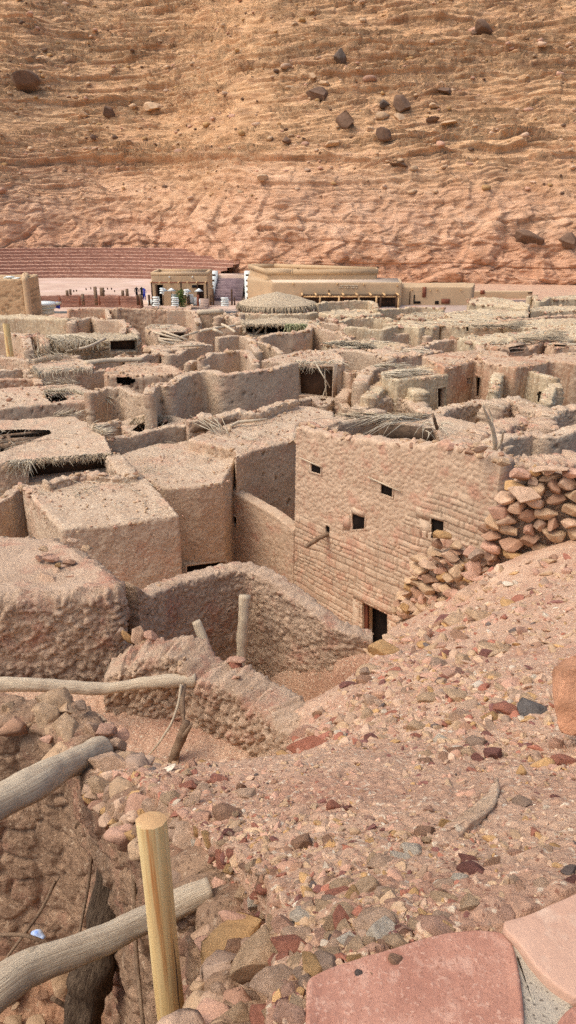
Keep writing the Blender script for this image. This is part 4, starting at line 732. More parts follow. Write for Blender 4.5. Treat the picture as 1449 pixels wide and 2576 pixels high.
# ---------------------------------------------------------------- the tall stone house
IN = np.array([-FD[1], FD[0]]); IN = IN / np.linalg.norm(IN); IN = IN if IN[1] > 0 else -IN          # into the house
IN3 = np.r_[IN, 0]; FU = FD / np.linalg.norm(FD)
def masonry(V, Nn, t, nv, Rn, U, seed):
    s = np.tile(t, Rn); px, py = proj(V); yl = np.interp(px, [560, 730, 860, 1000, 1035, 1120, 1240], [1200, 1270, 1340, 1350, 1250, 1240, 1270]) if True else 0
    m = sstep(-14, 18, py - yl + fbm(V, 1.3, 3, seed) * 50)
    u = s + fbm(V, 1.5, 2, seed + 1) * .04; z = V[:, 2] + fbm(V, 1.1, 2, seed + 2) * .06
    rh = .16; zz = z / rh + fbm(np.c_[np.zeros_like(z), np.zeros_like(z), z * 2.5], 1, 2, 5) * .9 + fbm(V, .9, 2, 8) * .5; row = np.floor(zz).astype(np.int64); fz = zz - row
    wd = .17 + .3 * _h(row, row * 0, row * 0, 3); uu = u / wd + _h(row, row * 0, row * 0, 9) * 5; uu = uu + .3 * vn(np.c_[np.floor(uu), row, row * 0.], 4); c = np.floor(uu).astype(np.int64); fu = uu - c
    e = np.minimum(np.minimum(fu, 1 - fu) * wd, np.minimum(fz, 1 - fz) * rh); idd = _h(c, row, row * 0, 11)
    rel = sstep(.0, .028, e) * (.022 + .02 * idd)
    b, ci = cell(V * 7.5 + fbm(V, 6, 2, seed)[:, None] * .4, seed); lump = (np.minimum(b, .35) - .15) * .07 + fbm(V, 3, 3, seed) * .02
    d = m * rel + (1 - m) * lump + fbm(V, .8, 2, seed + 5) * .03 + fbm(V, 14, 2, seed + 6) * .008
    tint = np.ones((len(V), 3)) * (1 + m * ((idd - .5) * .2) + (1 - m) * (ci - .5) * .12)[:, None] * np.array([1, 1, 1]); tint *= (1 - (m * (1 - sstep(0, .016, e)) * .3))[:, None]
    pinkish = (m * (_h(c, row, row * 0, 15) > .72) + (1 - m) * .25)[:, None]; tint *= 1 - pinkish * np.array([0, .07, .09])
    return V + Nn * d[:, None], tint
house = empty('stone_house', tuple(F(745, 1480) * [1, 1, 0]), 'tall stone house with four small windows and a low doorway beside the scree', 'house')
top = [F(x, y) for x, y in [(745, 1070), (800, 1084), (850, 1098), (950, 1112), (1060, 1118), (1110, 1112), (1170, 1128), (1240, 1150), (1262, 1165)]]
top = [p + IN3 * .25 for p in top]
_ex = lambda H, f: [(sum(q[0] for q in H) / len(H) * (1 - f) + a * f, sum(q[1] for q in H) / len(H) * (1 - f) + b * f) for a, b in H]
WN = [('window', [(784, 1168), (805, 1175), (805, 1192), (784, 1185)], True), ('window', [(960, 1216), (985, 1226), (985, 1249), (960, 1240)], True), ('window', [(888, 1293), (915, 1303), (915, 1328), (888, 1330)], .1), ('window', [(1087, 1305), (1114, 1314), (1114, 1340), (1087, 1352)], .12), ('window', [(820, 1322), (829, 1326), (829, 1341), (820, 1340)], None)]
WN = [(n_, _ex(h_, 1.18), l_) for n_, h_, l_ in WN]
DOOR = [(911, 1512), (975, 1544), (975, 1660), (911, 1640)]
V, Q, tn = wall_mesh(top, .5, .0, sp=.027, rag=.1, bat=.02, sm=1, stone=masonry, holes=[h for _, h, _ in WN] + [DOOR])
crest(house, top, .45, .0, 45, .06, 8); fo = link('front_wall', mesh('front_wall', V, Q, None, 'stone', True, tn), house)
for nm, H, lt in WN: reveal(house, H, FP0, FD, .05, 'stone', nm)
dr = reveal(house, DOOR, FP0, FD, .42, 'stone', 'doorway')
def fbox(par, name, q, mat, prd=.03, dep=.14):
    P = np.array([F(*a) for a in q]); mb = MB(); mb.add(np.concatenate([P - IN3 * prd, P + IN3 * dep]), [(0, 3, 2, 1), (4, 5, 6, 7), (0, 1, 5, 4), (1, 2, 6, 5), (2, 3, 7, 6), (3, 0, 4, 7)]); return mb.build(name, mat, par)
fbox(dr, 'lintel', [(891, 1481), (1000, 1532), (1000, 1556), (891, 1502)], 'stone', .05); fbox(dr, 'jamb', [(890, 1504), (906, 1511), (906, 1660), (890, 1650)], 'stone', .045); fbox(dr, 'jamb', [(979, 1547), (1000, 1558), (1000, 1640), (979, 1630)], 'stone', .045)
fbox(dr, 'door_frame', [(908, 1512), (916, 1516), (916, 1660), (908, 1655)], 'woodr', -.08, .2)
for q in [(1059, 1303), (1084, 1314), (1084, 1354), (1059, 1344)], [(1049, 1274), (1083, 1290), (1083, 1309), (1049, 1297)], [(1085, 1291), (1118, 1303), (1118, 1311), (1085, 1302)], [(866, 1300), (882, 1294), (882, 1331), (866, 1330)], [(887, 1276), (918, 1288), (918, 1301), (887, 1290)]: fbox(house, 'dressed_stone', q, 'stone', .05)
for a, b in [((757, 1150), (811, 1173)), ((930, 1199), (1012, 1235))]:
    mb = MB(); mb.tube([F(*a) - IN3 * .06, F(*b) - IN3 * .06], .022, 7, rough=.15); mb.build('lintel_pole', 'log', house, smooth=True)
mb = MB(); p0, p1 = F(826, 1342) - IN3 * .0, F(826, 1342) - IN3 * .75 - np.r_[FU * -.1, .22]; mb.tube([p0, (p0 + p1) / 2 + [0, 0, .04], p1], [.07, .06, .05], 8, rough=.4, seed=4); mb.build('water_spout', 'palmwood', house, smooth=True)
lc = F(745, 1070) + IN3 * .0
wl = [lc + IN3 * .2 + np.r_[FU, 0] * .0, lc + IN3 * 1.8, lc + IN3 * 3.4]
for p in wl: p[2] = 6.35
V, Q, tn = wall_mesh(wl, .45, 0, kind='lump', amp=.03, sp=.04); link('side_wall', mesh('side_wall', V, Q, None, 'mud', True, tn), house)
rc = F(1085, 1110); bw = [lc + IN3 * 3.3, rc + IN3 * 3.3]
for p in bw: p[2] = 6.25
V, Q, tn = wall_mesh(bw, .4, 0, kind='lump', amp=.03, sp=.05); link('back_wall', mesh('back_wall', V, Q, None, 'mud', True, tn), house)
mb = MB(); c4 = [lc + IN3 * .3, rc + IN3 * .3 - np.r_[FU * .1, 0], rc + IN3 * 3.3, lc + IN3 * 3.3]; mb.prism(c4, 3.9, 4.05); mb.build('upper_floor', 'mud', house)
hole = [(846, 1098), (852, 1066), (905, 1052), (1010, 1050), (1092, 1068), (1108, 1110), (1090, 1120), (990, 1116), (900, 1102)]
rp = pxs([(742, 1078), (760, 1062), (845, 1046), (960, 1038), (1110, 1045), (1180, 1060), (1262, 1092), (1262, 1150), (1235, 1146), (1110, 1116), (950, 1116), (800, 1092)], 6.3)
V, Q, tn = block_mesh(rp, 6.3, 6.0, kind='lump', amp=.03, er=.06, sp=.035, sag=.02); c = V[Q].mean(1); hx, hy = proj(c); hs = inpoly(np.stack([hx, hy], 1), hole)
link('roof', mesh('roof', V, Q[~hs], None, 'mud', True, tn), house)
cg = PL(1000, 1100, (lc + IN3 * 2.2)[:2], FD); mb = MB(); a = G(952, 1086, 6.15) ; b = G(1085, 1096, 6.1); mb.tube([a, (a + b) / 2, b], [.22, .24, .2], 18, rough=.08); link_o = mb.build('rolled_mat', 'mat', None, smooth=True); tag(link_o, 'thick roll of woven palm matting inside the broken roof of the tall stone house', 'mat')
mb = MB()
for k in range(26):
    a = G(1020 + rnd.uniform(-50, 50), 1052 + rnd.uniform(-2, 6), 6.42); b = G(rnd.uniform(835, 990), rnd.uniform(1062, 1078), 6.4)
    if k % 3 == 0: b = G(rnd.uniform(870, 1000), rnd.uniform(1095, 1118), rnd.uniform(5.9, 6.3))
    mb.blade(a, b, .03, -.16)
for k in range(26): a = G(rnd.uniform(1060, 1120), rnd.uniform(1062, 1085), 6.42); b = a + np.array([rnd.uniform(-.4, .5), rnd.uniform(-.5, -.1), rnd.uniform(-.35, .15)]); mb.blade(a, b, .028, -.06)
tag(mb.build('palm_fronds', 'frond'), 'dry palm ribs fanned over the broken roof of the tall stone house', 'fronds')
mb = MB()
for k in range(50):
    a = G(rnd.uniform(880, 1090), rnd.uniform(1042, 1050), 6.36); b = a + np.array([rnd.uniform(-.9, -.2), rnd.uniform(-.3, .3), rnd.uniform(-.06, .08)]); mb.blade(a, b, .05, 0)
mb.build('thatch', 'thatch', house)
# alley wall that carries the same front line on to the left, lower
aw = [F(738, 1332), F(680, 1288), F(620, 1255), F(572, 1230)]; aw = [p + IN3 * .2 for p in aw]
V, Q, tn = wall_mesh(aw, .38, 0, sp=.03, kind='lump', rag=.04, bat=.02, amp=.022, holes=[[(583, 1294), (595, 1302), (595, 1326), (583, 1316)]])
aww = link('stone_wall', mesh('stone_wall', V, Q, None, 'stone', True, tn)); tag(aww, 'long lower stone wall running back from the tall house along the alley', 'wall')
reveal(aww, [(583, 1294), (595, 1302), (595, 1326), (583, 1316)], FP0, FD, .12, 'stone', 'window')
# ---------------------------------------------------------------- mud houses
def debris(par, poly, z, n, seed=1, s=.05, cols=('tan', 'peach', 'tan', 'pink', 'brown')):
    r = np.random.RandomState(seed); poly = np.array(poly)[:, :2]; lo, hi = poly.min(0), poly.max(0); mb = MB(); k = 0
    while k < n:
        p = lo + (hi - lo) * r.rand(2); k += 1
        if not inpoly(p[None], poly)[0]: continue
        V, F_ = rock_verts(1, 700 + r.randint(8), 6, .5, 0); s_ = s * (.4 + r.exponential(.5)); mb.add(V * [s_, s_ * .8, s_ * .5] @ rotm(r.rand(), 0, r.rand() * 6).T + [p[0], p[1], z + s_ * .1], None, F_, np.array(lin(RC[cols[r.randint(len(cols))]])[:3]) * (.85 + .25 * r.rand()))
    if mb.n: o = mb.build('rubble', 'rock', par); o['kind'] = 'stuff'; return o
def house_(label, pts, z, zb=0, mat='mud', holes=(), deb=60, name='mud_house', doors=(), **kw):
    poly = pxs(pts, z); er = kw.pop('er', .13) * .6
    H = list(holes) + [d[1] for d in doors]
    o = block(name, label, 'house', poly, z, zb, mat=mat, holes=H, er=er, **kw)
    if deb: debris(o, poly, z - .015, deb * 2, len(label), s=.026 if poly[0][1] < 30 else .05); straw(o, poly, z, 70, len(label), .02 if poly[0][1] < 35 else .045, .5 if poly[0][1] < 35 else 1.1); crest(o, poly + poly[:1], .25, -.03, 14 if poly[0][1] < 35 else 7, .04 if poly[0][1] < 35 else .1, len(label) + 1)
    me = o.data
    for nm, q, bm, dp in doors:                                   # lining set into the nearest face
        c = np.mean(q, 0); best = None; P = np.array(poly)
        for k in range(len(P)):
            a, b = P[k][:2], P[(k + 1) % len(P)][:2]; d = b - a; L_ = np.linalg.norm(d)
            if L_ < .3: continue
            w_ = PL(c[0], c[1], a, d / L_); t = (w_[:2] - a) @ d / L_ ** 2
            if -.05 < t < 1.05 and w_[1] > 0 and (best is None or w_[1] < best[0]): best = (w_[1], a, d / L_)
        if best: reveal(o, q, best[1], best[2], dp, mat, nm, backmat=bm)
    return o
def fringe(par, pts, z, n, ln=.35, mat='frond', seed=0, w_=.03, name='palm_fringe', up=0., spread=.3, out=None):
    r = np.random.RandomState(seed + 9); P = np.array(pxs(pts, z)); P, t = resample(P, .02); mb = MB()
    for _ in range(n):
        p = P[r.randint(len(P))] + [0, 0, r.uniform(-.03, .05)]; q = p + np.array([r.uniform(-spread, spread), -ln * r.uniform(.2, .7), (up + r.uniform(-.6, .1)) * ln]) if out is None else p + np.array(out) * r.uniform(.4, 1.2) + r.normal(size=3) * spread * .4
        mb.blade(p + [0, .15, .03], q, w_ * r.uniform(.6, 1.2), -.02)
    return mb.build(name, mat, par)
house_('broad mud house with a bare sandy roof and smooth front face left of the alley', [(52, 1222), (200, 1205), (345, 1193), (372, 1205), (410, 1245), (452, 1297), (300, 1318), (155, 1332), (110, 1285), (70, 1240)], 5.0, deb=260, kind='mud', amp=.03, sp=.032, rag=.04, roofamp=.02)
house_('mud house with a wide sandy roof closing the end of the alley', [(295, 1148), (380, 1120), (480, 1108), (600, 1098), (640, 1105), (600, 1135), (588, 1165), (562, 1212), (500, 1224), (410, 1226), (345, 1190)], 4.6, deb=220, kind='mud', amp=.03, sp=.035, rag=.04, roofamp=.025,
       doors=[('doorway', [(470, 1424), (566, 1412), (566, 1500), (470, 1500)], 'dark', .35)])
house_('mud house with a rubble strewn roof and pocked wall left of the tall stone house', [(470, 1104), (560, 1070), (640, 1040), (700, 1022), (780, 1020), (840, 1035), (840, 1050), (752, 1066), (742, 1104), (640, 1132), (592, 1152), (588, 1130)], 4.9, deb=420, kind='pits', amp=.03, sp=.038, rag=.05)
th_ = house_('mud house with a sagging thatched roof torn open over bare logs at the left edge', [(-120, 1065), (60, 1055), (188, 1046), (232, 1072), (262, 1100), (284, 1142), (200, 1152), (0, 1168), (-120, 1175)], 5.0, mat='mud', deb=120, kind='lump', amp=.05, sp=.045, rag=.06, er=.06,
       holes=[('roof', [(-10, 1078), (60, 1080), (168, 1076), (130, 1090), (146, 1112), (152, 1128), (0, 1140)])], doors=[('opening', [(72, 1168), (278, 1153), (281, 1190), (72, 1214)], 'woodd', .6)])
fringe(th_, [(60, 1165), (282, 1147)], 4.98, 220, .3, 'thatch', 3); fringe(th_, [(20, 1165), (75, 1166)], 5.0, 90, .6, 'frond', 4); fringe(th_, [(215, 1080), (262, 1100)], 5.05, 50, .5, 'frond', 5, out=(.5, .1, .15)); fringe(th_, [(130, 1052), (190, 1048)], 5.0, 50, .5, 'frond', 6, out=(.4, .1, .2))
for k, (a, b, r_) in enumerate([((-20, 1128), (150, 1112), .13), ((-10, 1112), (120, 1106), .1), ((-20, 1100), (165, 1080), .05), ((20, 1095), (30, 1120), .07), ((60, 1112), (168, 1084), .04)]):
    mb = MB(); mb.tube([G(*a, 4.85), G(*b, 4.85)], r_, 10, rough=.25, seed=k); mb.build('roof_log', 'palmwood', th_, smooth=True)
def mw(label, pts, z, th=.28, zb=0., mat='mud', name='mud_wall', cat='wall', group=None, **kw):
    W_ = pxw(pts, z); o = wall(name, label, cat, W_, th, zb, mat=mat, group=group, **kw); Y_ = W_[0][1]
    crest(o, W_, th, .0, 26 if Y_ < 35 else 9, .045 if Y_ < 35 else .09, len(label)); return o
mw('low stony wall end at the left edge beside the broad mud house', [(-40, 1278), (20, 1245), (52, 1218), (75, 1225)], 4.7, .3, kind='lump')
mw('jagged row of upright stones on the back edge of the broad roof', [(115, 1215), (170, 1200), (190, 1193), (225, 1184), (240, 1192), (300, 1195), (345, 1192)], 5.15, .3, 4.6, kind='lumpbig', amp=.05)
mw('crumbly mud corner between the thatched house and the sandy roof', [(283, 1140), (300, 1165), (320, 1190), (345, 1200)], 5.0, .5, 0, kind='lumpbig', amp=.05)
mw('front wall of the small square room behind the sandy roof', [(246, 1104), (300, 1098), (352, 1088), (400, 1075), (460, 1066), (478, 1058)], 4.9, .3, kind='lump')
mw('short side wall of the small square room', [(246, 1104), (238, 1080), (232, 1066), (270, 1062), (302, 1056)], 4.9, .25, kind='lump')
o = house_('small mud room with a torn thatched roof and a dark hole in it', [(298, 1058), (340, 1046), (400, 1042), (452, 1048), (478, 1062), (440, 1080), (352, 1094), (310, 1080)], 4.75, mat='mud', deb=60, kind='lump', er=.08, holes=[('roof', [(330, 1084), (348, 1068), (376, 1056), (430, 1062), (400, 1074), (352, 1088)])], roofamp=.04)
fringe(o, [(330, 1062), (372, 1052), (430, 1056)], 4.8, 120, .4, 'thatch', 12)
logt('palm_log', 'ridged fallen palm log beside the torn thatched room', 'log', [G(482, 1078, 4.9), G(560, 1062, 4.95), G(610, 1045, 5.0)], [.16, .17, .16], 'palmwood', rough=.3, seed=61, step=.05)
logt('palm_log', 'second fallen palm log lying below the ridged one', 'log', [G(498, 1094, 4.5), G(560, 1080, 4.6), G(640, 1056, 4.9)], [.12, .13, .12], 'palmwood', rough=.3, seed=62, step=.05)
logt('branch', 'pale bent branch lying on the rubble strewn roof', 'branch', [G(580, 1072, 4.95), G(600, 1062, 5.0), G(640, 1058, 5.05), G(672, 1054, 5.0)], [.05, .06, .05, .03], seed=63)
mb = MB()
for k in range(12): a = G(540 + rnd.uniform(-10, 40), 1090 + rnd.uniform(-8, 6), 4.9); mb.blade(a, a + np.array([rnd.uniform(-.9, -.1), .2, rnd.uniform(.2, .6)]), .05)
tag(mb.build('palm_fronds', 'frond'), 'broken palm ribs sticking up beside the fallen logs', 'fronds')
mw('low mud wall behind the fallen palm logs', [(470, 1055), (500, 1052), (515, 1040), (528, 1050), (600, 1034), (640, 1036), (700, 1015), (742, 1005)], 5.2, .35, kind='lumpbig', amp=.04)
mw('long tall mud wall with a stepped top across the middle of the village', [(374, 990), (379, 970), (400, 962), (425, 966), (445, 950), (470, 940), (500, 932), (525, 932), (556, 941), (600, 938), (650, 930), (690, 924), (742, 911)], 5.9, .4, kind='pits', amp=.03, rag=.08)
mw('curved mud wall falling away to the right beside the long tall wall', [(222, 992), (245, 980), (266, 974), (308, 974), (322, 982), (345, 992), (374, 998)], 5.4, .35, kind='pits', amp=.03)
o = house_('mud house with a sandy thatch roof and a nest of dry fronds on it', [(-80, 985), (30, 975), (120, 968), (185, 965), (240, 985), (272, 1003), (190, 1010), (100, 1018), (0, 1028), (-80, 1034)], 5.0, deb=120, kind='pits', amp=.03, holes=[('roof', [(105, 992), (150, 988), (172, 1005), (130, 1014)])])
fringe(o, [(105, 990), (160, 985)], 5.05, 130, .5, 'frond', 21, out=(.4, -.3, .05)); fringe(o, [(170, 985), (268, 1004)], 5.0, 160, .5, 'frond', 22, out=(.4, -.2, -.1)); fringe(o, [(120, 972), (200, 968)], 5.05, 60, .4, 'frond', 23, out=(-.3, .1, .3))
o = house_('mud room with a woven palm mat and upright dry ribs on its roof', [(78, 918), (130, 908), (200, 902), (236, 916), (232, 926), (160, 934), (90, 940)], 5.1, deb=30, kind='lump')
fringe(o, [(82, 925), (100, 940), (160, 934), (230, 927)], 5.15, 160, .5, 'frond', 31, spread=.2); fringe(o, [(78, 918), (110, 912), (180, 905)], 5.15, 80, .8, 'frond', 32, out=(-.35, .1, .35))
mw('plain mud wall with a crack under the palm mat', [(70, 945), (120, 943), (175, 940), (178, 942), (240, 932), (262, 928)], 4.9, .4, kind='pits', amp=.03)
mw('low layered reddish wall at the left edge', [(-40, 958), (40, 952), (92, 950), (98, 966)], 4.9, .35, mat='mud_wash', kind='lumpbig')
mw('low eroded wall in front of the far yellow post', [(-40, 935), (30, 930), (60, 925), (75, 935)], 5.0, .3, kind='lumpbig')
o = house_('round shouldered mud house with a ragged black hole in its front', [(258, 938), (275, 925), (320, 914), (380, 910), (430, 918), (462, 930), (462, 940), (350, 944), (270, 944)], 5.2, deb=80, mat='mud_wash', kind='pits', amp=.04, er=.25, doors=[], holes=[[(290, 940), (305, 944), (340, 940), (340, 962), (318, 970), (292, 964)]])
logt('wooden_beam', 'long grey pole lying across the wall tops on the left', 'log', [G(215, 914, 5.1), G(280, 906, 5.1), G(360, 904, 5.1)], [.13, .12, .1], seed=66, step=.1)
mw('low wall running under the long grey pole', [(200, 912), (290, 902), (312, 890), (325, 900), (360, 892), (385, 898)], 4.8, .35)
mw('ragged mud wall left of the pale square room', [(340, 905), (356, 896), (392, 890), (400, 878), (420, 894), (450, 890), (470, 878), (500, 872), (530, 868)], 4.9, .4, kind='pits', amp=.04, rag=.1)
o = house_('mud house with collapsed roof poles left of the pale square room', [(360, 872), (420, 862), (480, 856), (530, 866), (480, 876), (400, 884)], 5.0, kind='pits', deb=40)
for k in range(7): mb = MB(); a = G(rnd.uniform(400, 520), rnd.uniform(850, 870), 5.1); mb.tube([a, a + np.array([rnd.uniform(-1.6, 1.6), rnd.uniform(-.8, .8), rnd.uniform(.0, .5)])], .06, 6, rough=.2); mb.build('roof_pole', 'log', o, smooth=True)
mw('pale wall of the square room with a broken right corner', [(505, 905), (516, 897), (530, 889), (560, 886), (604, 881), (622, 884), (636, 900), (645, 918)], 5.4, .35, kind='mud', amp=.02)
mw('low wall joining the long tall wall to the square room', [(470, 915), (485, 908), (508, 906), (520, 922)], 5.1, .35, kind='pits')
mw('smooth mud wall standing behind the square room', [(545, 850), (600, 843), (622, 846), (640, 850)], 5.2, .35, kind='mud')
mw('tall slim wall end right of the square room', [(626, 848), (634, 852), (640, 870), (650, 885)], 5.5, .4, kind='mud')
mw('curved wall sloping down from the slim wall end', [(640, 856), (660, 862), (690, 872), (708, 888)], 5.2, .3, kind='mud')
mw('pitted mud wall below the low thatched shelter', [(655, 848), (690, 838), (740, 836), (775, 830), (783, 815), (790, 822)], 5.0, .4, kind='pits', amp=.04)
mw('stepped ragged wall right of the low thatched shelter', [(785, 818), (830, 832), (855, 834), (870, 845), (880, 858)], 5.0, .35, kind='pits', amp=.03)
o = house_('broken mud house with a palm rib canopy over a big dark opening', [(655, 906), (700, 892), (780, 878), (850, 886), (868, 905), (862, 916), (800, 917), (742, 912)], 5.5, deb=120, kind='lump', er=.12, doors=[('opening', [(744, 918), (770, 922), (838, 922), (836, 1004), (748, 994)], 'woodd', .45)])
fringe(o, [(740, 912), (790, 915), (855, 912)], 5.5, 120, .7, 'frond', 41, spread=.5)
for a, b, z1, z2 in [((795, 915), (830, 975), 5.5, 4.2), ((815, 918), (822, 1005), 5.4, 3.4), ((835, 905), (880, 965), 5.5, 4.3), ((825, 960), (808, 1010), 4.6, 3.4), ((830, 960), (852, 1004), 4.6, 3.4), ((745, 905), (820, 945), 5.5, 5.0)]:
    mb = MB(); Yb = G(*a, z1)[1] - .3; mb.tube([A(*a, Yb), A(*b, Yb - .2)], .03, 6, rough=.1); mb.build('palm_rib', 'frond', o)
mw('leaning smooth wall right of the palm rib canopy', [(862, 928), (880, 936), (900, 930), (918, 944)], 5.2, .35, kind='mud')
mw('pile of stones at the foot of the canopy house', [(858, 1000), (880, 975), (905, 972), (925, 1000)], 4.4, .5, kind='lumpbig', amp=.06, mat='rough')
mw('short broken wall below the canopy house', [(752, 1008), (790, 1000), (812, 1018), (838, 1000), (862, 1010), (875, 1030)], 4.2, .35, kind='lumpbig', amp=.04)
mw('buttress like wall left of the frond covered roof', [(905, 962), (925, 930), (948, 918), (965, 922)], 5.3, .6, kind='pits', amp=.04)
o = house_('pale mud house with a narrow doorway and fronds piled on its roof', [(958, 935), (1010, 925), (1080, 916), (1128, 926), (1128, 942), (1085, 948), (1000, 955), (962, 948)], 5.4, mat='mud_pale', deb=60, kind='lump', doors=[('doorway', [(1101, 978), (1122, 973), (1122, 1040), (1101, 1040)], 'woodd', .3)])
fringe(o, [(958, 945), (1000, 938), (1040, 935)], 5.5, 160, .8, 'frond', 51, out=(.9, -.2, -.02)); fringe(o, [(930, 925), (1000, 922)], 5.5, 60, .8, 'frond', 52, out=(.9, .1, .02))
mw('rubble wall with clods left of the narrow doorway', [(925, 1000), (945, 975), (975, 958), (1010, 962), (1040, 975), (1062, 990)], 5.0, .6, kind='lumpbig', amp=.07, mat='mud_pale')
mw('eroded rubble heap in front of the pale doorway house', [(895, 1030), (940, 1008), (985, 995), (1030, 1002), (1062, 1025), (1085, 1048)], 4.6, .7, kind='lumpbig', amp=.08)
o = house_('long pale house with a small square window and a dark recess', [(1060, 895), (1130, 885), (1200, 878), (1275, 886), (1290, 905), (1275, 916), (1205, 910), (1195, 906), (1150, 918), (1118, 924)], 5.7, mat='mud_wash', deb=80, kind='lump', doors=[('window', [(1174, 951), (1184, 949), (1184, 965), (1174, 966)], 'dark', .3), ('opening', [(1196, 944), (1211, 952), (1209, 1004), (1195, 998)], 'dark', .4)])
mw('free standing pale wall with a broken square window on the right', [(1262, 930), (1285, 924), (1330, 932), (1388, 946), (1400, 952)], 5.5, .35, mat='mud_pale', kind='lump', amp=.025, holes=[[(1352, 985), (1371, 988), (1371, 1008), (1352, 1012)]])
mw('knobbly broken wall end left of the free standing pale wall', [(1240, 985), (1250, 950), (1262, 928), (1275, 926)], 5.4, .4, mat='mud_pale', kind='lumpbig', amp=.06)
mw('ragged wall stub right of the broken square window', [(1372, 1015), (1380, 985), (1395, 965), (1405, 975)], 5.3, .4, mat='mud_pale', kind='lumpbig', amp=.06)
o = house_('large mud house with deep vertical grooves at the right edge', [(1200, 892), (1300, 896), (1400, 890), (1500, 880), (1560, 900), (1540, 918), (1449, 915), (1390, 908), (1300, 925), (1220, 912)], 5.75, mat='mud_wash', deb=60, kind='lump')
mb = MB()
for k in range(60): a = G(rnd.uniform(1396, 1449), rnd.uniform(1015, 1035), 3.6); mb.blade(a, a + np.array([rnd.uniform(-.8, .8), rnd.uniform(-.3, .3), rnd.uniform(.1, .9)]), .05)
tag(mb.build('brushwood', 'frond'), 'grey heap of dry sticks at the right edge', 'sticks')
mw('rounded mud wall in front of the pale houses', [(1085, 1052), (1105, 1035), (1135, 1020), (1180, 1012), (1215, 1008), (1245, 1014), (1250, 1030)], 5.2, .5, kind='clods', amp=.04)
mw('mound of clods and stones behind the broken stone wall', [(1238, 1020), (1262, 1008), (1290, 1002), (1330, 1018), (1365, 1030), (1390, 1045)], 5.4, .8, kind='lumpbig', amp=.09, mat='mud')
mw('grey capped wall at the right edge', [(1375, 1045), (1400, 1028), (1449, 1022), (1500, 1028)], 5.5, .5, kind='lumpbig', amp=.05)
mw('rubble strewn wall rising behind the tall stone house', [(1150, 1108), (1190, 1090), (1240, 1075), (1275, 1062), (1320, 1052), (1352, 1052), (1366, 1075)], 6.3, .8, 2, kind='lumpbig', amp=.08, mat='rough')
mw('plain mud wall right of the dead branch', [(1240, 1110), (1290, 1092), (1340, 1085), (1372, 1092), (1400, 1088), (1449, 1075), (1520, 1068)], 6.4, .45, 2, kind='pits', amp=.03)
mw('stony ledge at the foot of the plain mud wall', [(1200, 1150), (1250, 1150), (1320, 1160), (1400, 1158), (1480, 1150)], 6.6, .7, 3, kind='lumpbig', amp=.07, mat='rough')
logt('branch', 'forked pale dead branch leaning against the plain mud wall', 'branch', [G(1240, 1145, 6.6), G(1247, 1120, 6.9), G(1240, 1080, 7.3), G(1222, 1040, 7.7), G(1215, 1020, 7.9)], [.05, .05, .045, .035, .02], seed=71, stubs=[([G(1243, 1140, 6.6), G(1262, 1110, 6.9), G(1266, 1085, 7.2)], [.04, .035, .02]), ([G(1240, 1080, 7.3), G(1236, 1045, 7.6), G(1228, 1025, 7.8)], [.03, .02, .01])])
logt('branch', 'short dark stake on the rim of the broken roof', 'branch', [G(1100, 1078, 6.5), G(1092, 1052, 6.9), G(1088, 1040, 7.0)], [.05, .04, .03], 'palmwood', seed=72)
# ---------------------------------------------------------------- far village
mw('long smooth beige wall with a sagging top below the brick tower', [(-60, 794), (40, 792), (100, 795), (150, 800), (178, 802)], 4.8, .6, mat='mud_pale', kind='lump', sp=.1)
o = house_('smooth beige mud house below the brick tower with a pale streaked front', [(-60, 793), (60, 791), (130, 795), (178, 801), (170, 804), (100, 801), (60, 800), (-60, 800)], 4.85, mat='mud_pale', deb=0, kind='lump', sp=.1, er=.2)
mw('eroded low wall stub beside the streaked beige house', [(178, 812), (186, 800), (194, 804)], 4.7, .6, sp=.09, kind='lumpbig')
mw('ragged mud wall topped with pinkish lumps on the far left', [(194, 806), (212, 801), (225, 796), (235, 797), (250, 804), (290, 805), (306, 806), (318, 818), (330, 818)], 4.7, .4, kind='pits', sp=.09)
mw('small rounded gable of mud on the far left', [(305, 838), (312, 826), (322, 821), (334, 828), (346, 840)], 4.5, .4, sp=.09, kind='mud')
mw('thin wall with a white timber near the village edge on the left', [(268, 776), (272, 790), (276, 800)], 4.6, .3, sp=.1)
mw('reddish weathered wall along the village edge on the left', [(170, 778), (200, 776), (262, 775), (300, 777)], 4.6, .5, mat='mud_wash', kind='pits', sp=.12)
mw('long red speckled wall along the village edge below the cafe', [(290, 776), (345, 776), (418, 777), (480, 778)], 4.5, .5, mat='mud_wash', kind='lumpbig', sp=.11, amp=.06)
mw('smooth wall corner below the cafe', [(418, 780), (470, 779), (486, 782), (496, 800), (500, 812)], 4.5, .4, sp=.1, kind='mud')
mw('wall with a long timber along its top below the steps', [(490, 784), (530, 785), (562, 783), (568, 792), (600, 786), (610, 790)], 4.5, .4, sp=.1)
logt('wooden_beam', 'long pale timber on the wall below the wide steps', 'log', [G(496, 786, 4.7), G(530, 785, 4.7), G(560, 783, 4.7)], .2, 'log', sides=8, step=.5)
mw('broken wall with hollows left of the low thatched shelter', [(545, 800), (560, 794), (585, 798), (600, 806), (606, 815)], 4.4, .5, sp=.09, kind='lumpbig', amp=.1)
mw('crumbled wall carrying bleached poles behind the square room', [(490, 835), (520, 828), (545, 822), (580, 822), (605, 818)], 4.6, .5, sp=.08, kind='lumpbig')
for a, b, lb in [((505, 834), (590, 820), 'bleached pole lying on the crumbled wall'), ((558, 816), (592, 836), 'curved bleached branch beside the low thatched shelter'), ((532, 828), (560, 840), 'short bleached pole hanging off the crumbled wall')]: logt('branch', lb, 'branch', [G(*a, 4.9), G((a[0] + b[0]) / 2, (a[1] + b[1]) / 2 - 2, 5.0), G(*b, 4.8)], .09, seed=a[0], sides=7)
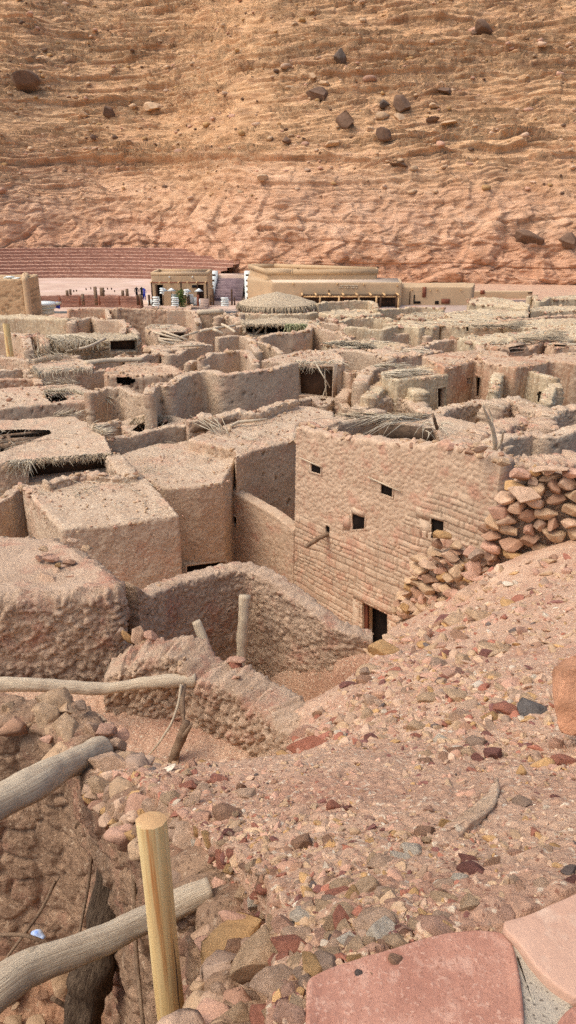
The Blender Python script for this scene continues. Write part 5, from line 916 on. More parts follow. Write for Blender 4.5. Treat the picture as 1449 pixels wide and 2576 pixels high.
o = house_('small hut with a thick sagging mud roof on the left', [(362, 820), (400, 815), (445, 815), (475, 824), (470, 834), (430, 836), (395, 834), (372, 830)], 4.6, deb=20, kind='pits', sp=.09, er=.3, doors=[('opening', [(402, 837), (466, 835), (464, 858), (402, 862)], 'woodd', .5)])
o = house_('collapsed thatched house with a long open front on the left', [(112, 848), (170, 840), (250, 838), (340, 838), (352, 846), (345, 852), (280, 856), (240, 852), (200, 858), (150, 852)], 4.9, mat='thatch', deb=0, kind='lumpbig', sp=.075, er=.15, amp=.1, doors=[('opening', [(278, 858), (345, 855), (346, 884), (278, 884)], 'woodd', .8), ('opening', [(172, 862), (205, 862), (203, 878), (172, 878)], 'dark', .5)])
fringe(o, [(112, 848), (170, 845), (200, 850)], 5.0, 120, 1.6, 'frond', 81, out=(1.4, -.5, -.3), w_=.07); fringe(o, [(150, 858), (200, 860), (250, 856)], 4.9, 90, .9, 'frond', 82, w_=.05)
mb = MB(); mb.tube([G(165, 884, 4.6), G(220, 874, 4.8), G(265, 852, 5.0)], .08, 7, rough=.2); mb.build('roof_pole', 'log', o, smooth=True)
fringe(mw('low wall spiked with upright palm ribs below the collapsed thatch', [(85, 905), (110, 898), (150, 892), (200, 896)], 4.9, .3, sp=.07), [(88, 900), (140, 893), (196, 892)], 4.9, 140, 1., 'frond', 83, out=(.0, .0, .7), spread=.8, w_=.04)
mw('mud wall with a dark slot under it at the left edge', [(-40, 836), (20, 836), (60, 840), (66, 850), (72, 880)], 4.9, .5, sp=.08, kind='pits')
mw('sloping dark streaked wall end left of the collapsed thatch', [(60, 842), (85, 838), (110, 845), (112, 870)], 4.9, .5, sp=.08, mat='mud_wash')
mw('low mud wall left of the far yellow post', [(-40, 900), (0, 898), (40, 902), (80, 906)], 4.8, .4, sp=.07, kind='lumpbig')
e = rail_post('distant yellow post standing above the walls at the left edge', G(15, 814, 6.2), 2.3, .2)
# thatched shelters below the long building
o = house_('low house with a flat thatched roof over a dark open front', [(608, 806), (680, 800), (760, 802), (800, 808), (806, 818), (780, 822), (700, 818), (612, 818)], 4.7, mat='thatch', deb=0, kind='lumpbig', sp=.085, er=.1, amp=.08, doors=[('opening', [(618, 822), (720, 821), (720, 842), (640, 845), (618, 838)], 'dark', 1.2), ('opening', [(745, 824), (776, 824), (772, 836), (745, 836)], 'dark', 1.)])
fringe(o, [(718, 818), (775, 820)], 4.75, 140, 1., 'frondg', 91, w_=.08); fringe(o, [(612, 818), (718, 818)], 4.7, 120, .35, 'thatch', 92, w_=.06)
for x in (638, 668, 700): mb = MB(); q = G(x, 821, 4.5); mb.tube([q, q - [0, .1, 1.8]], .08, 6); mb.build('post', 'log', o)
mb = MB(); mb.tube([G(640, 842, 4), G(662, 822, 4.5)], .08, 6); mb.build('brace', 'log', o)
mw('tan wall under the big round thatched canopy', [(600, 786), (640, 788), (700, 790), (770, 788), (795, 784)], 4.2, .5, sp=.11, kind='mud', mat='mud_pale')
cn = empty('thatched_canopy', tuple(G(695, 764, 4.6) * [1, 1, 0]), 'wide round thatched canopy with a shaggy rim in front of the long building', 'canopy')
c0 = G(697, 764, 4.5); rx = abs(G(795, 764, 4.5)[0] - G(600, 764, 4.5)[0]) / 2; ry = rx * 1.0; V = []; ns, nr_ = 120, 24
for k in range(nr_ + 1):
    f = k / nr_
    for q in range(ns): a = q / ns * 2 * math.pi; rr = 1 - f; V.append(c0 + np.array([rx * rr * math.cos(a), ry * rr * math.sin(a), 1.0 * f ** .8]))
V = np.array(V); V[:, 2] += fbm(V, .8, 3, 5) * .12 + .09 * np.sin(V[:, 1] * 5 + fbm(V, .5, 2, 6) * 3) * (1 - np.repeat(np.arange(nr_ + 1), ns) / nr_)
Q = [(k * ns + q, k * ns + (q + 1) % ns, (k + 1) * ns + (q + 1) % ns, (k + 1) * ns + q) for k in range(nr_) for q in range(ns)]
mb = MB(); mb.add(V, Q); V2 = V[:ns] - [0, 0, .25]; mb.add(np.concatenate([V[:ns], V2]), [(q + ns, (q + 1) % ns + ns, (q + 1) % ns, q) for q in range(ns)]); mb.build('roof', 'thatch', cn, smooth=True)
mb = MB()
for k in range(900): a = nr.rand() * 6.283; p = c0 + np.array([rx * math.cos(a), ry * math.sin(a), .05]); mb.blade(p, p + np.array([math.cos(a) * nr.uniform(-.1, .3), math.sin(a) * nr.uniform(-.1, .3), -nr.uniform(.25, .75)]), .1)
mb.build('fringe', 'thatch', cn)
for a in np.linspace(0, 6.28, 9)[:-1]: mb = MB(); p = c0 + np.array([rx * .9 * math.cos(a), ry * .9 * math.sin(a), 0]); mb.tube([p, p * [1, 1, 0]], .1, 7); mb.build('post', 'log', cn)
# far right bands
rows = [
 ('pale rounded wall in front of the slatted porch', [(797, 764), (820, 760), (880, 758), (930, 757), (944, 763), (946, 776)], 4.6, 'w', 'mud_pale'),
 ('flat mud roof sagging in the middle right of the canopy', [(800, 785), (840, 780), (900, 778), (950, 782), (960, 790), (900, 796), (840, 795)], 4.3, 'h', 'mud_pale'),
 ('curved panel of smooth wall right of the canopy', [(850, 808), (880, 800), (940, 798), (975, 800), (985, 806)], 4.3, 'w', 'mud_pale'),
 ('bent pole and low wall right of the canopy', [(795, 800), (830, 800), (850, 808)], 4.2, 'w', 'mud'),
 ('long low wall top under the building wing', [(950, 778), (1000, 774), (1060, 772), (1110, 774), (1110, 780)], 4.3, 'w', 'mud_pale'),
 ('wide flat roof with a dark slit in its middle', [(1000, 792), (1060, 786), (1150, 784), (1190, 790), (1160, 798), (1080, 800), (1010, 800)], 4.2, 'h', 'mud_pale'),
 ('tall curved pale wall in the middle distance', [(868, 822), (900, 824), (965, 828), (1000, 818), (1040, 820), (1062, 824)], 4.9, 'w', 'mud_pale'),
 ('rumpled roof edge above the tall curved wall', [(960, 812), (1010, 806), (1070, 808), (1120, 812), (1090, 824), (1020, 818)], 4.7, 'h', 'mud_pale'),
 ('flat grass strewn house roof with a small black slot in front', [(1090, 806), (1150, 800), (1230, 802), (1290, 812), (1260, 822), (1180, 822), (1110, 818)], 4.7, 'h', 'mud_pale'),
 ('long thin roof slab right of the black slot', [(1230, 812), (1320, 805), (1430, 802), (1500, 806), (1449, 826), (1340, 824), (1260, 820)], 4.7, 'h', 'mud_pale'),
 ('highest flat roof block behind the right side of the village', [(1176, 752), (1210, 748), (1260, 750), (1335, 766), (1330, 774), (1250, 768), (1180, 762)], 4.7, 'h', 'mud_pale'),
 ('low broad roof with dark gaps beneath the highest block', [(1120, 788), (1200, 780), (1330, 784), (1330, 794), (1230, 800), (1130, 798)], 4.4, 'h', 'mud_pale'),
 ('brushy wall top below the square white doorway', [(1255, 800), (1300, 804), (1360, 800), (1420, 792), (1470, 792)], 4.4, 'w', 'mud_wash'),
 ('mud house with a low wall of palm matting at the far right', [(1330, 775), (1400, 770), (1480, 770), (1480, 780), (1400, 782), (1335, 784)], 4.3, 'h', 'mud_pale'),
 ('smooth mound like wall before the dark gaps', [(1040, 885), (1062, 868), (1095, 858), (1140, 853), (1185, 856), (1205, 868), (1215, 880)], 5.0, 'w', 'mud'),
 ('sandy thatched roof sprinkled with straw right of the mound like wall', [(1150, 850), (1220, 842), (1300, 838), (1380, 836), (1380, 846), (1300, 856), (1210, 862)], 5.2, 'h', 'mud_pale'),
 ('broad collapsed roof sloping to the right edge', [(1280, 838), (1350, 828), (1449, 826), (1520, 828), (1510, 846), (1400, 858), (1340, 852)], 5.0, 'h', 'mud_pale'),
 ('house with two ragged dark holes near the right edge', [(1205, 862), (1270, 856), (1340, 850), (1380, 858), (1340, 872), (1260, 876)], 5.1, 'h', 'mud_wash'),
 ('wall with a torn dark gap under its roof at the right edge', [(1370, 866), (1400, 860), (1449, 862), (1520, 860), (1520, 872), (1449, 874), (1390, 872)], 5.1, 'h', 'mud_wash'),
 ('lumpy crest of stones before the grooved house', [(1340, 896), (1370, 890), (1400, 894), (1420, 888), (1470, 896)], 5.0, 'w', 'rough'),
 ('thatched roof with fallen ribs above the leaning smooth wall', [(808, 862), (850, 856), (910, 854), (980, 860), (1035, 866), (1010, 878), (930, 880), (860, 876)], 5.0, 'h', 'mud_pale'),
 ('low bleached roof right of the fallen ribs', [(930, 882), (1000, 872), (1060, 876), (1120, 880), (1060, 892), (980, 896)], 5.0, 'h', 'mud'),
 ('sloping mud apron beside the fallen ribs', [(905, 880), (960, 884), (1020, 880), (1060, 884)], 4.8, 'w', 'mud'),
 ('mud step wall behind the canopy house', [(795, 896), (840, 880), (900, 884), (960, 892), (985, 905)], 5.0, 'w', 'mud'),
 ('ragged ochre wall left of the tall curved wall', [(783, 812), (790, 808), (830, 812), (862, 814), (868, 826)], 4.7, 'w', 'mud'),
 ('low ruined room wall at the middle of the far village', [(868, 846), (920, 842), (980, 845), (1040, 838), (1080, 846)], 4.4, 'w', 'mud'),
]
DH = {'wide flat roof with a dark slit in its middle': [[(1030, 796), (1090, 794), (1070, 799), (1035, 799)]], 'house with two ragged dark holes near the right edge': [[(1278, 870), (1320, 864), (1316, 884), (1296, 880), (1278, 888)]]}
for lb, pts, z, ty, mt in rows:
    if ty == 'w': mw(lb, pts, z, .45, mat=mt, kind='lumpbig' if 'lump' in lb or 'brush' in lb else 'lump', sp=.09, rag=.12)
    else:
        dd = []
        if 'black slot' in lb: dd = [('opening', [(1172, 822), (1178, 822), (1178, 834), (1172, 834)], 'dark', .4)]
        if 'two ragged' in lb: dd = [('opening', [(1280, 874), (1322, 866), (1318, 884), (1282, 888)], 'dark', .6), ]
        if 'torn dark gap' in lb: dd = [('opening', [(1394, 866), (1424, 868), (1422, 876), (1396, 874)], 'dark', .5)]
        o = house_(lb, pts, z, mat=mt, deb=40, kind='lump', sp=.09, er=.18, rag=.14, amp=.06, doors=dd, roofamp=.09)
        if 'ribs' in lb: fringe(o, [(810, 866), (860, 866), (900, 872)], 5.1, 170, 1., 'frond', 95, out=(1.3, -.3, -.05), w_=.05)
        if 'straw' in lb or 'grass' in lb: fringe(o, [pts[3], pts[4], pts[5]], z + .1, 160, .6, 'thatch', 96, out=(1., -.2, .0), w_=.06)
o = house_('square pale house with a white framed doorway at the far right', [(1390, 746), (1449, 742), (1500, 742), (1500, 750), (1449, 752), (1392, 752)], 4.6, mat='mud_pale', deb=10, sp=.12, kind='lump', doors=[('doorway', [(1378, 752), (1394, 754), (1392, 776), (1376, 774)], 'dark', .5)])
mw('grey shaded wall stepping down left of the white framed doorway', [(1330, 745), (1345, 742), (1352, 758), (1368, 756), (1378, 748), (1398, 748)], 4.7, .4, mat='mud_pale', sp=.12)
for x0, x1, y, z, lb in [(985, 1075, 800, 4.3, 'small sandy roof in the far rows left of the dark slit'), (1180, 1260, 778, 4.2, 'low roof strip below the highest block')]: pass
# ---------------------------------------------------------------- theatre and modern buildings
def arcring(r0, r1, z0, z1, a0, a1, n=160, c=AC, jit=0, seed=0):
    th = np.linspace(a0, a1, n); P0 = np.stack([c[0] + r0 * np.sin(th), c[1] + r0 * np.cos(th)], 1); P1 = np.stack([c[0] + r1 * np.sin(th), c[1] + r1 * np.cos(th)], 1)
    jj = (np.random.RandomState(seed).rand(n) - .5) * jit
    V = np.concatenate([np.c_[P0, np.full(n, z0)], np.c_[P0, z1 + jj], np.c_[P1, z1 + jj]]); k = np.arange(n - 1)
    return V, np.concatenate([np.stack([k, k + 1, n + k + 1, n + k], 1), np.stack([n + k, n + k + 1, 2 * n + k + 1, 2 * n + k], 1)])
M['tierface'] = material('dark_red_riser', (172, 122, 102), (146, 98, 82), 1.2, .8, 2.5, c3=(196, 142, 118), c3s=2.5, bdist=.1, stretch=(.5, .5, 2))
th0 = empty('stone_theatre', (AC[0], AC[1], 0), 'curved open air theatre of red stone seating rows against the cliff', 'theatre')
for k in range(9):
    r0 = 45 + k * 1.75; n = 300; thv = np.linspace(-1.05, .56, n); s0 = np.array([c_ for c_ in thv]); z0, z1 = .3 + k * .47, .3 + (k + 1) * .47
    mb = MB(); mt = MB(); rr = np.random.RandomState(k)
    P0 = np.stack([AC[0] + r0 * np.sin(thv), AC[1] + r0 * np.cos(thv)], 1); P1 = np.stack([AC[0] + (r0 + 1.8) * np.sin(thv), AC[1] + (r0 + 1.8) * np.cos(thv)], 1); q = np.arange(n - 1); jj = (rr.rand(n) - .5) * .1
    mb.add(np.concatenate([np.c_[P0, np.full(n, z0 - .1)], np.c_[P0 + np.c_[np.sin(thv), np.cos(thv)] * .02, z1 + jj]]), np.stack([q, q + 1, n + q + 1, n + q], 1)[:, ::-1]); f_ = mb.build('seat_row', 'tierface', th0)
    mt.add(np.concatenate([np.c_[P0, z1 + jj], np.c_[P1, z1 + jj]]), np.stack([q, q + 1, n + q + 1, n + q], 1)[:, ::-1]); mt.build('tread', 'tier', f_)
th = np.linspace(-math.pi, math.pi, 121); mb = MB(); cc_ = np.stack([AC[0] + 45 * np.sin(th), AC[1] + 45 * np.cos(th)], 1); cc_[:, 1] = np.maximum(cc_[:, 1], 99)
mb.add(np.concatenate([np.c_[cc_, np.full(121, .36)], [[AC[0], 115, .36]]]), None, [(k, 121, k + 1) for k in range(120)]); tag(mb.build('plaza', 'paving'), 'pinkish paved round plaza before the theatre', None, kind='structure')
mb = MB(); mb.prism([(-60, 91), (30, 91), (40, 104), (-60, 104)], -.5, .33); tag(mb.build('terrace', 'paving'), 'paved terrace along the village edge', None, kind='structure')
mb = MB(); mb.box((-17, 90.9, .25), (58, .4, .55)); tag(mb.build('kerb', 'grey'), 'dark grey kerb along the terrace', None, kind='structure')
def fb(par, name, q, Y, dep, mat):
    x0, y0, x1, y1 = q; a = A(x0, y1, Y); b = A(x1, y0, Y); mb = MB(); mb.box(((a[0] + b[0]) / 2, Y + dep / 2, (a[2] + b[2]) / 2), (abs(b[0] - a[0]), dep, abs(b[2] - a[2]))); return mb.build(name, mat, par)
def zat(py, Y): return CH - kk(py) * Y
def xat(px, py, Y): return (px - CX) / fwd(py) * Y
YC = 98.
cf = empty('cafe', (xat(452, 770, YC), YC, 0), 'small tan cafe building with two dark doorways and a row of roof poles', 'building')
z_t = zat(693, YC); x0, x1 = xat(380, 700, YC), xat(524, 700, YC)
V, Q, tn = block_mesh([(x0, YC), (x1, YC), (x1, YC + 5.5), (x0, YC + 5.5)], z_t, 0, kind='mud', amp=.015, sp=.14, er=.1, rag=.01, holes=[[(395, 717), (409, 717), (409, 775), (395, 775)], [(498, 716), (513, 716), (513, 775), (498, 775)]]); link('wall', mesh('wall', V, Q, None, 'adobe', True, tn), cf)
for a in ((x0 - .02, YC, x1 + .02, YC + .35), (x0, YC + 5.2, x1, YC + 5.5), (x0, YC + .35, x0 + .35, YC + 5.2), (x1 - .35, YC + .35, x1, YC + 5.2)): mb = MB(); mb.box(((a[0] + a[2]) / 2, (a[1] + a[3]) / 2, z_t + .17), (a[2] - a[0], a[3] - a[1], .4)); mb.build('parapet', 'adobe', cf)
mb = MB(); mb.box(((x0 + x1) / 2, YC + 2.8, z_t + .04), (x1 - x0 - .7, 4.8, .05)); mb.build('roof', 'adobetop', cf)
for q in ((395, 717, 409, 768), (498, 716, 513, 762)): d_ = fb(cf, 'door', q, YC + .35, .1, 'dark' if q[0] < 450 else 'woodd'); fb(d_, 'frame', (q[0] - 1.5, q[1] - 2, q[0], q[3]), YC - .06, .4, 'woodd')
for x in (383, 405, 428, 452, 474, 497, 519): mb = MB(); p = A(x, 709, YC); mb.box(p - [0, .55, 0], (.14, 1.5, .16)); mb.build('roof_pole', 'pinecut', cf)
mb = MB(); p = A(380, 711, YC - 1.1); p2 = A(523, 711, YC - 1.1); mb.box((p + p2) / 2, (p2[0] - p[0], .15, .14)); mb.build('porch_beam', 'woodr', cf)
for x in (381, 455, 520): mb = MB(); p = A(x, 712, YC - 1.1); mb.box((p[0], p[1], p[2] / 2 + .1), (.16, .16, p[2])); mb.build('porch_post', 'woodd', cf)
for x, y in ((426, 697), (484, 697)): fb(cf, 'wall_lamp', (x - 1.5, y - 1.5, x + 1.5, y + 1.5), YC - .15, .14, 'white')
fb(cf, 'sign', (483, 717, 494, 724), YC - .1, .09, 'black')
mb = MB()
for k in range(4): p = A(514, 765, 95.5); mb.box((p[0] - .6, 95.2 + k * .6, .35 + k * .13), (2., .6, .3 + k * .26))
tag(mb.build('entrance_steps', 'paving'), 'pinkish steps up to the right door of the cafe', 'steps')
# wide steps with white stepped sides
ws = empty('wide_steps', (xat(575, 750, 104), 104, 0), 'wide purple grey steps between white stepped side walls', 'steps')
xa, xb_ = xat(541, 735, 106), xat(610, 735, 106)
for k in range(9): mb = MB(); mb.box(((xa + xb_) / 2, 102.5 + k * .95 + .5, .3 + k * .13), (xb_ - xa, 1., .26 + k * .26)); mb.build('step', 'stair', ws)
mb = MB(); mb.box(((xa + xb_) / 2, 112.6, 1.45), (xb_ - xa, 3.2, 2.9)); mb.build('landing', 'paving', ws)
for sx_, e1 in ((xa - .5, 0), (xb_ + .5, .5)):
    for k in range(5): mb = MB(); mb.box((sx_ + e1 * (1 - k / 4), 102.5 + k * 1.9 + 1, .6 + k * .28), (.9, 1.85, 1.2 + k * .56)); mb.build('side_block', 'white', ws); mb = MB(); mb.box((sx_ + e1 * (1 - k / 4), 102.5 + k * 1.9 + .02, .75 + k * .56), (.5, .08, .25)); mb.build('niche', 'woodd', ws)
# terrace furniture
def pole_lamp(px, py0, py1, lb): 
    e = empty('parasol', tuple(A(px, py1, 94)), lb, 'parasol', 'white parasols on the cafe terrace'); p = A(px, py0, 94); b = A(px, py1, 94); mb = MB(); mb.tube([b, p], .04, 6); mb.build('pole', 'woodd', e)
    mb = MB(); n = 12; mb.add([p + np.array([math.cos(a) * .55, math.sin(a) * .55, -.35]) for a in np.linspace(0, 6.283, n, endpoint=False)] + [p, p + [0, 0, -.3]], None, [(k, (k + 1) % n, n) for k in range(n)] + [((k + 1) % n, k, n + 1) for k in range(n)]); mb.build('shade', 'white', e)
for x, y0, lb in ((411, 724, 'white parasol before the left door of the cafe'), (431, 724, 'white parasol between the cafe doors, left'), (471, 726, 'white parasol between the cafe doors, right'), (500, 725, 'white parasol before the right door of the cafe')): pole_lamp(x, y0, 768, lb)
def stack(px, y0, y1, n, w_, lb):
    e = empty('stacked_chairs', tuple(A(px, y1, 93.3)), lb, 'chairs', 'stacked white chairs on the terrace')
    for k in range(n): py = y1 + (y0 - y1) * k / (n - 1); p = A(px + (k % 2) * 1.5, py, 93.3); mb = MB(); mb.box(p, (w_, .6, .12)); mb.box(p + [w_ * .45, 0, -.1], (.08, .5, .25)); mb.build('chair', 'white', e)
for a in ((392, 748, 768, 5, .75, 'white stacked chairs left of the left cafe panel'), (440, 749, 768, 5, .8, 'white stacked chairs before the left white panel'), (407, 726, 737, 3, .4, 'small white shelves beside the left cafe door'), (467, 730, 740, 3, .4, 'small white shelves beside the terrace shrub'), (565, 750, 768, 5, .85, 'white stacked chairs below the wide steps')): stack(*a)
for q, lb in (((432, 740, 446, 762), 'white panel left of the terrace shrub'), ((472, 740, 486, 764), 'white panel right of the terrace shrub'), ((486, 748, 495, 768), 'white board beside the red post'), ((372, 756, 392, 768), 'low white cloth covered table at the left of the terrace')):
    e = empty('panel', tuple(A((q[0] + q[2]) / 2, q[3], 94.5)), lb, 'panel'); fb(e, 'board', q, 94.5, .15 if 'table' not in lb else 1.2, 'white'); fb(e, 'foot', (q[0], q[3] - 1, q[2], q[3] + 1), 94.4, .5, 'grey')
e = empty('wooden_post', tuple(A(498, 768, 93.5)), 'reddish wooden post standing on the cafe terrace', 'post'); fb(e, 'shaft', (495.5, 742, 500.5, 770), 93.5, .3, 'woodr'); fb(e, 'white_edge', (501, 752, 503.5, 770), 93.5, .2, 'white')
for k, (x, y0) in enumerate([(346, 742), (375, 742), (475, 744), (530, 742), (536, 726), (583, 728), (590, 748), (384, 752), (356, 750)]): tag(fb(None, 'terrace_post', (x - 1.5, y0, x + 1.5, 768), 93.9, .2, 'woodd'), 'thin dark post standing on the cafe terrace', 'post', 'dark posts on the cafe terrace')
e = empty('shrub', tuple(A(455, 768, 94)), 'green shrub between the white terrace panels', 'shrub'); mb = MB(); c_ = A(455, 752, 94)
for k in range(420): p = c_ + np.clip(nr.normal(size=3), -1.6, 1.6) * [.35, .35, .55]; d = nr.normal(size=3) * .16; mb.blade(p, p + d, .1)
mb.build('foliage', 'green', e); mb = MB(); mb.tube([A(455, 768, 94), c_], .05, 6); mb.build('stem', 'woodd', e)
def skin_person(px, py, Y, hgt, cloth, label, lean=0.):
    b = A(px, py, Y); s = hgt / 1.7; P = [(0, 0, .95), (0, .0, 1.2), (0, 0, 1.42), (0, 0, 1.52), (0, -.01, 1.64), (.1, 0, .5), (.11, 0, .06), (.11, -.14, .03), (-.1, .04, .5), (-.12, .1, .06), (-.12, -.04, .03), (.2, 0, 1.4), (.26, -.02, 1.12), (.24, -.12, .9), (-.2, 0, 1.4), (-.27, .03, 1.12), (-.25, -.05, .88)]
    E = [(0, 1), (1, 2), (2, 3), (3, 4), (0, 5), (5, 6), (6, 7), (0, 8), (8, 9), (9, 10), (2, 11), (11, 12), (12, 13), (2, 14), (14, 15), (15, 16)]; Rr = [.15, .14, .13, .055, .1, .08, .05, .04, .08, .05, .04, .06, .045, .035, .06, .045, .035]
    me = bpy.data.meshes.new('person'); me.from_pydata([(x * s, y * s, z * s) for x, y, z in P], E, []); o = bpy.data.objects.new('person', me); COL.objects.link(o); o.location = b
    m = o.modifiers.new('s', 'SKIN'); 
    for k, v in enumerate(me.skin_vertices[0].data if len(me.skin_vertices) else []): v.radius = (Rr[k] * s, Rr[k] * s)
    o.modifiers.new('u', 'SUBSURF').levels = 1; o.modifiers['u'].render_levels = 2; me.materials.append(M[cloth]); return tag(o, label, 'person')
import bmesh
def skinlay(me, Rr):
    bm = bmesh.new(); bm.from_mesh(me); L_ = bm.verts.layers.skin.verify()
    for k, v in enumerate(bm.verts): v[L_].radius = (Rr[k], Rr[k]); v[L_].use_root = k == 0
    bm.to_mesh(me); bm.free()
for x, y, c_, lb in ((345, 752, 'black', 'leftmost person standing in dark clothes by the low theatre wall'), (358, 752, 'black', 'second person in dark clothes standing by the low theatre wall'), (364, 755, 'blue', 'person in blue standing beside the dark clothed pair')):
    o = skin_person(x, y, 96.5, 1.5, c_, lb); skinlay(o.data, [r * .9 for r in [.15, .14, .13, .055, .1, .08, .05, .04, .08, .05, .04, .06, .045, .035, .06, .045, .035]])
# long building
lb_ = empty('long_building', (6, 97, 0), 'long flat roofed tan building with a slatted porch below the cliff', 'building')
YB = 97.; zb1 = zat(711, YB); zb2 = 4.25
def flat(par, name, P_, zt, mat, zb=-.5, top=None, **kw): V, Q, tn = block_mesh(P_, zt, zb, kind='mud', amp=.02, sp=.2, er=.08, rag=.01, **kw); return link(name, mesh(name, V, Q, None, mat, True, tn), par)
fx0, fx1 = xat(681, 711, YB), xat(1012, 713, YB)
flat(lb_, 'front_wing', [(fx0, YB), (fx1, YB), (fx1 + .6, YB + 6), (fx0 - .6, YB + 6)], zb1, 'adobe')
mb = MB(); mb.prism([(fx0 + .3, YB + .25), (fx1 - .3, YB + .25), (fx1 + .2, YB + 5.9), (fx0 - .3, YB + 5.9)], zb1 - .05, zb1 + .03); mb.build('roof', 'adobetop', lb_)
B1 = [G(627, 669, zb2)[:2], G(735, 668, zb2)[:2], G(735, 681, zb2)[:2], G(673, 682, zb2)[:2], (fx0 - .65, YB + .1)]; B1 = [tuple(b) for b in B1]
bq = [tuple(G(627, 668, zb2)[:2]), tuple(G(690, 667, zb2)[:2]), tuple(G(948, 676, zb2)[:2]), tuple(G(949, 681, zb2)[:2]), tuple(G(735, 682, zb2)[:2]), tuple(G(672, 682, zb2)[:2])]
flat(lb_, 'rear_wing', bq, zb2 - .35, 'adobe')
for k in range(6):
    a, b = np.array(bq[k]), np.array(bq[(k + 1) % 6]); d = b - a; mb = MB(); m_ = (a + b) / 2; mb.box((m_[0], m_[1], zb2 - .1), (np.linalg.norm(d) + .2, .3, .6), math.atan2(d[1], d[0])); mb.build('parapet', 'adobe', lb_)
a, b = np.array(bq[5]), np.array((fx0 - .1, YB + .6)); flat(lb_, 'side_wing', [tuple(bq[0]), tuple(bq[5]), (fx0 + .2, YB + 3), (fx0 + .2, YB + .3), tuple(np.array(bq[0]) + [.1, -8])], zb1 + .02, 'adobe')
fb(lb_, 'roof_hatch', (745, 681, 755, 699), 102.2, .8, 'pinecut'); fb(lb_, 'vent', (747, 676, 754, 686), 102.9, .5, 'woodd'); fb(lb_, 'vent', (948, 671, 954, 676), 103.2, .5, 'woodd')
for x, y in ((738, 714), (849, 714), (916, 716), (1000, 719)): fb(lb_, 'wall_lamp', (x - 2, y - 2, x + 1.5, y + 2), YB - .2, .18, 'pinecut')
fb(lb_, 'slot', (826, 729, 829, 736), YB - .05, .04, 'woodd')
for a in ((853, 716), (886, 715)): pass
sg = empty('wall_sign', tuple(A(867, 722, YB - .08)), None, None); del sg['kind']; sg.parent = lb_; sg.matrix_parent_inverse.identity(); sg.location = Vector(A(867, 722, YB - .08)) - Vector((6, 97, 0))
def sgl(q): x0_, y0_, x1_, y1_ = q; a = A(x0_, y1_, YB - .03); b = A(x1_, y0_, YB - .03); return (a + b) / 2, (abs(b[0] - a[0]), .05, abs(b[2] - a[2]))
mb = MB()
r_ = np.random.RandomState(3); x = 854.
while x < 899: w2 = r_.uniform(1.2, 3.4); mb.box(*sgl((x, 717.6, x + w2, 719.4 + r_.rand() * 1.2))); x += w2 + .3
for x_, w2, h2 in ((853, 3, 4), (857, 3, 3.4), (861, 2.4, 3), (869, 2, 3), (873, 2.6, 5), (877, 1.6, 3.2), (884, 3.2, 3.4), (888, 2.6, 4.2), (892, 2.4, 3), (896, 2.6, 4)): mb.box(*sgl((x_, 722, x_ + w2, 722 + h2)))
mb.build('lettering', 'log', lb_); bpy.data.objects.remove(sg)
# porch
fb(lb_, 'painted_porch_shade', (757, 746, 1000, 772), YB - .02, .03, 'woodd')  # dark sheet on the wall, painted as the shade behind the porch posts
a, b = A(757, 741, YB), A(1005, 741, YB); mb = MB(); mb.box(((a[0] + b[0]) / 2, YB - 1.2, a[2] - .12), (b[0] - a[0], .18, .16)); mb.build('porch_beam', 'pinecut', lb_)
a2 = A(757, 736, YB)
for k, x in enumerate(np.linspace(762, 1000, 8)): mb = MB(); p = A(x, 738, YB); mb.box(p - [.1, .8, .0], (.25, 2., .16)); mb.build('porch_pole', 'pinecut', lb_)
mb = MB()
for k in range(60): p = A(762 + k * 4, 741, YB); mb.box(p - [0, .6, .0], (.2, 1.1, .05))
mb.build('porch_slats', 'woodd', lb_)
for x in (760, 805, 853, 903, 947, 958, 998, 1003): mb = MB(); p = A(x, 744, YB - 1.2); mb.box((p[0], YB - 1.2, p[2] / 2), (.22, .2, p[2])); mb.build('porch_post', 'pinecut' if x % 2 else 'woodd', lb_)
fb(lb_, 'counter', (860, 745, 893, 750), YB - .8, .4, 'woodr')
wg = empty('building_wing', (20, 101, 0), 'low tan wing with a reddish panel right of the long building', 'building')
flat(wg, 'wall', [tuple(A(1008, 723, 98.5)[:2]), tuple(A(1190, 723, 98.5)[:2]), tuple(A(1195, 718, 104)[:2]), tuple(A(1008, 718, 104)[:2])], zat(722, 98.5), 'adobe')
flat(wg, 'raised_part', [tuple(A(1083, 721, 99.2)[:2]), tuple(A(1175, 721, 99.2)[:2]), tuple(A(1175, 718, 104)[:2]), tuple(A(1083, 718, 104)[:2])], zat(720, 99.2), 'adobe')
fb(wg, 'door_panel', (1062, 722, 1073, 748), 98.4, .06, 'woodr')
for q in ((1040, 758, 1058, 764), (1040, 742, 1044, 760), (1094, 757, 1104, 765), (1177, 757, 1184, 764)): fb(wg, 'painted_dark_opening', q, 98.42, .06, 'dark')  # flat dark sheets painted as unlit openings, the wall is not cut
fb(wg, 'panel', (1110, 752, 1132, 764), 98.4, .06, 'woodr'); fb(wg, 'door_post', (1029, 733, 1033, 766), 98.3, .1, 'woodd')
for x, y in ((1037, 729), (1083, 731), (1100, 729), (1160, 729)): fb(wg, 'wall_lamp', (x - 1.5, y - 1.5, x + 1.5, y + 2), 98.3, .15, 'pinecut')
bw_ = empty('boundary_wall', (40, 106, 0), 'long pinkish wall running to the right under the cliff', 'wall')
flat(bw_, 'wall', [tuple(A(1150, 733, 106)[:2]), tuple(A(1340, 737, 106)[:2]), tuple(A(1340, 736, 107)[:2]), tuple(A(1150, 732, 107)[:2])], zat(733, 106), 'adobe'); fb(bw_, 'hatch', (1208, 730, 1220, 740), 105.9, .06, 'woodr'); fb(bw_, 'hatch', (1328, 735, 1340, 738), 105.9, .06, 'woodd')
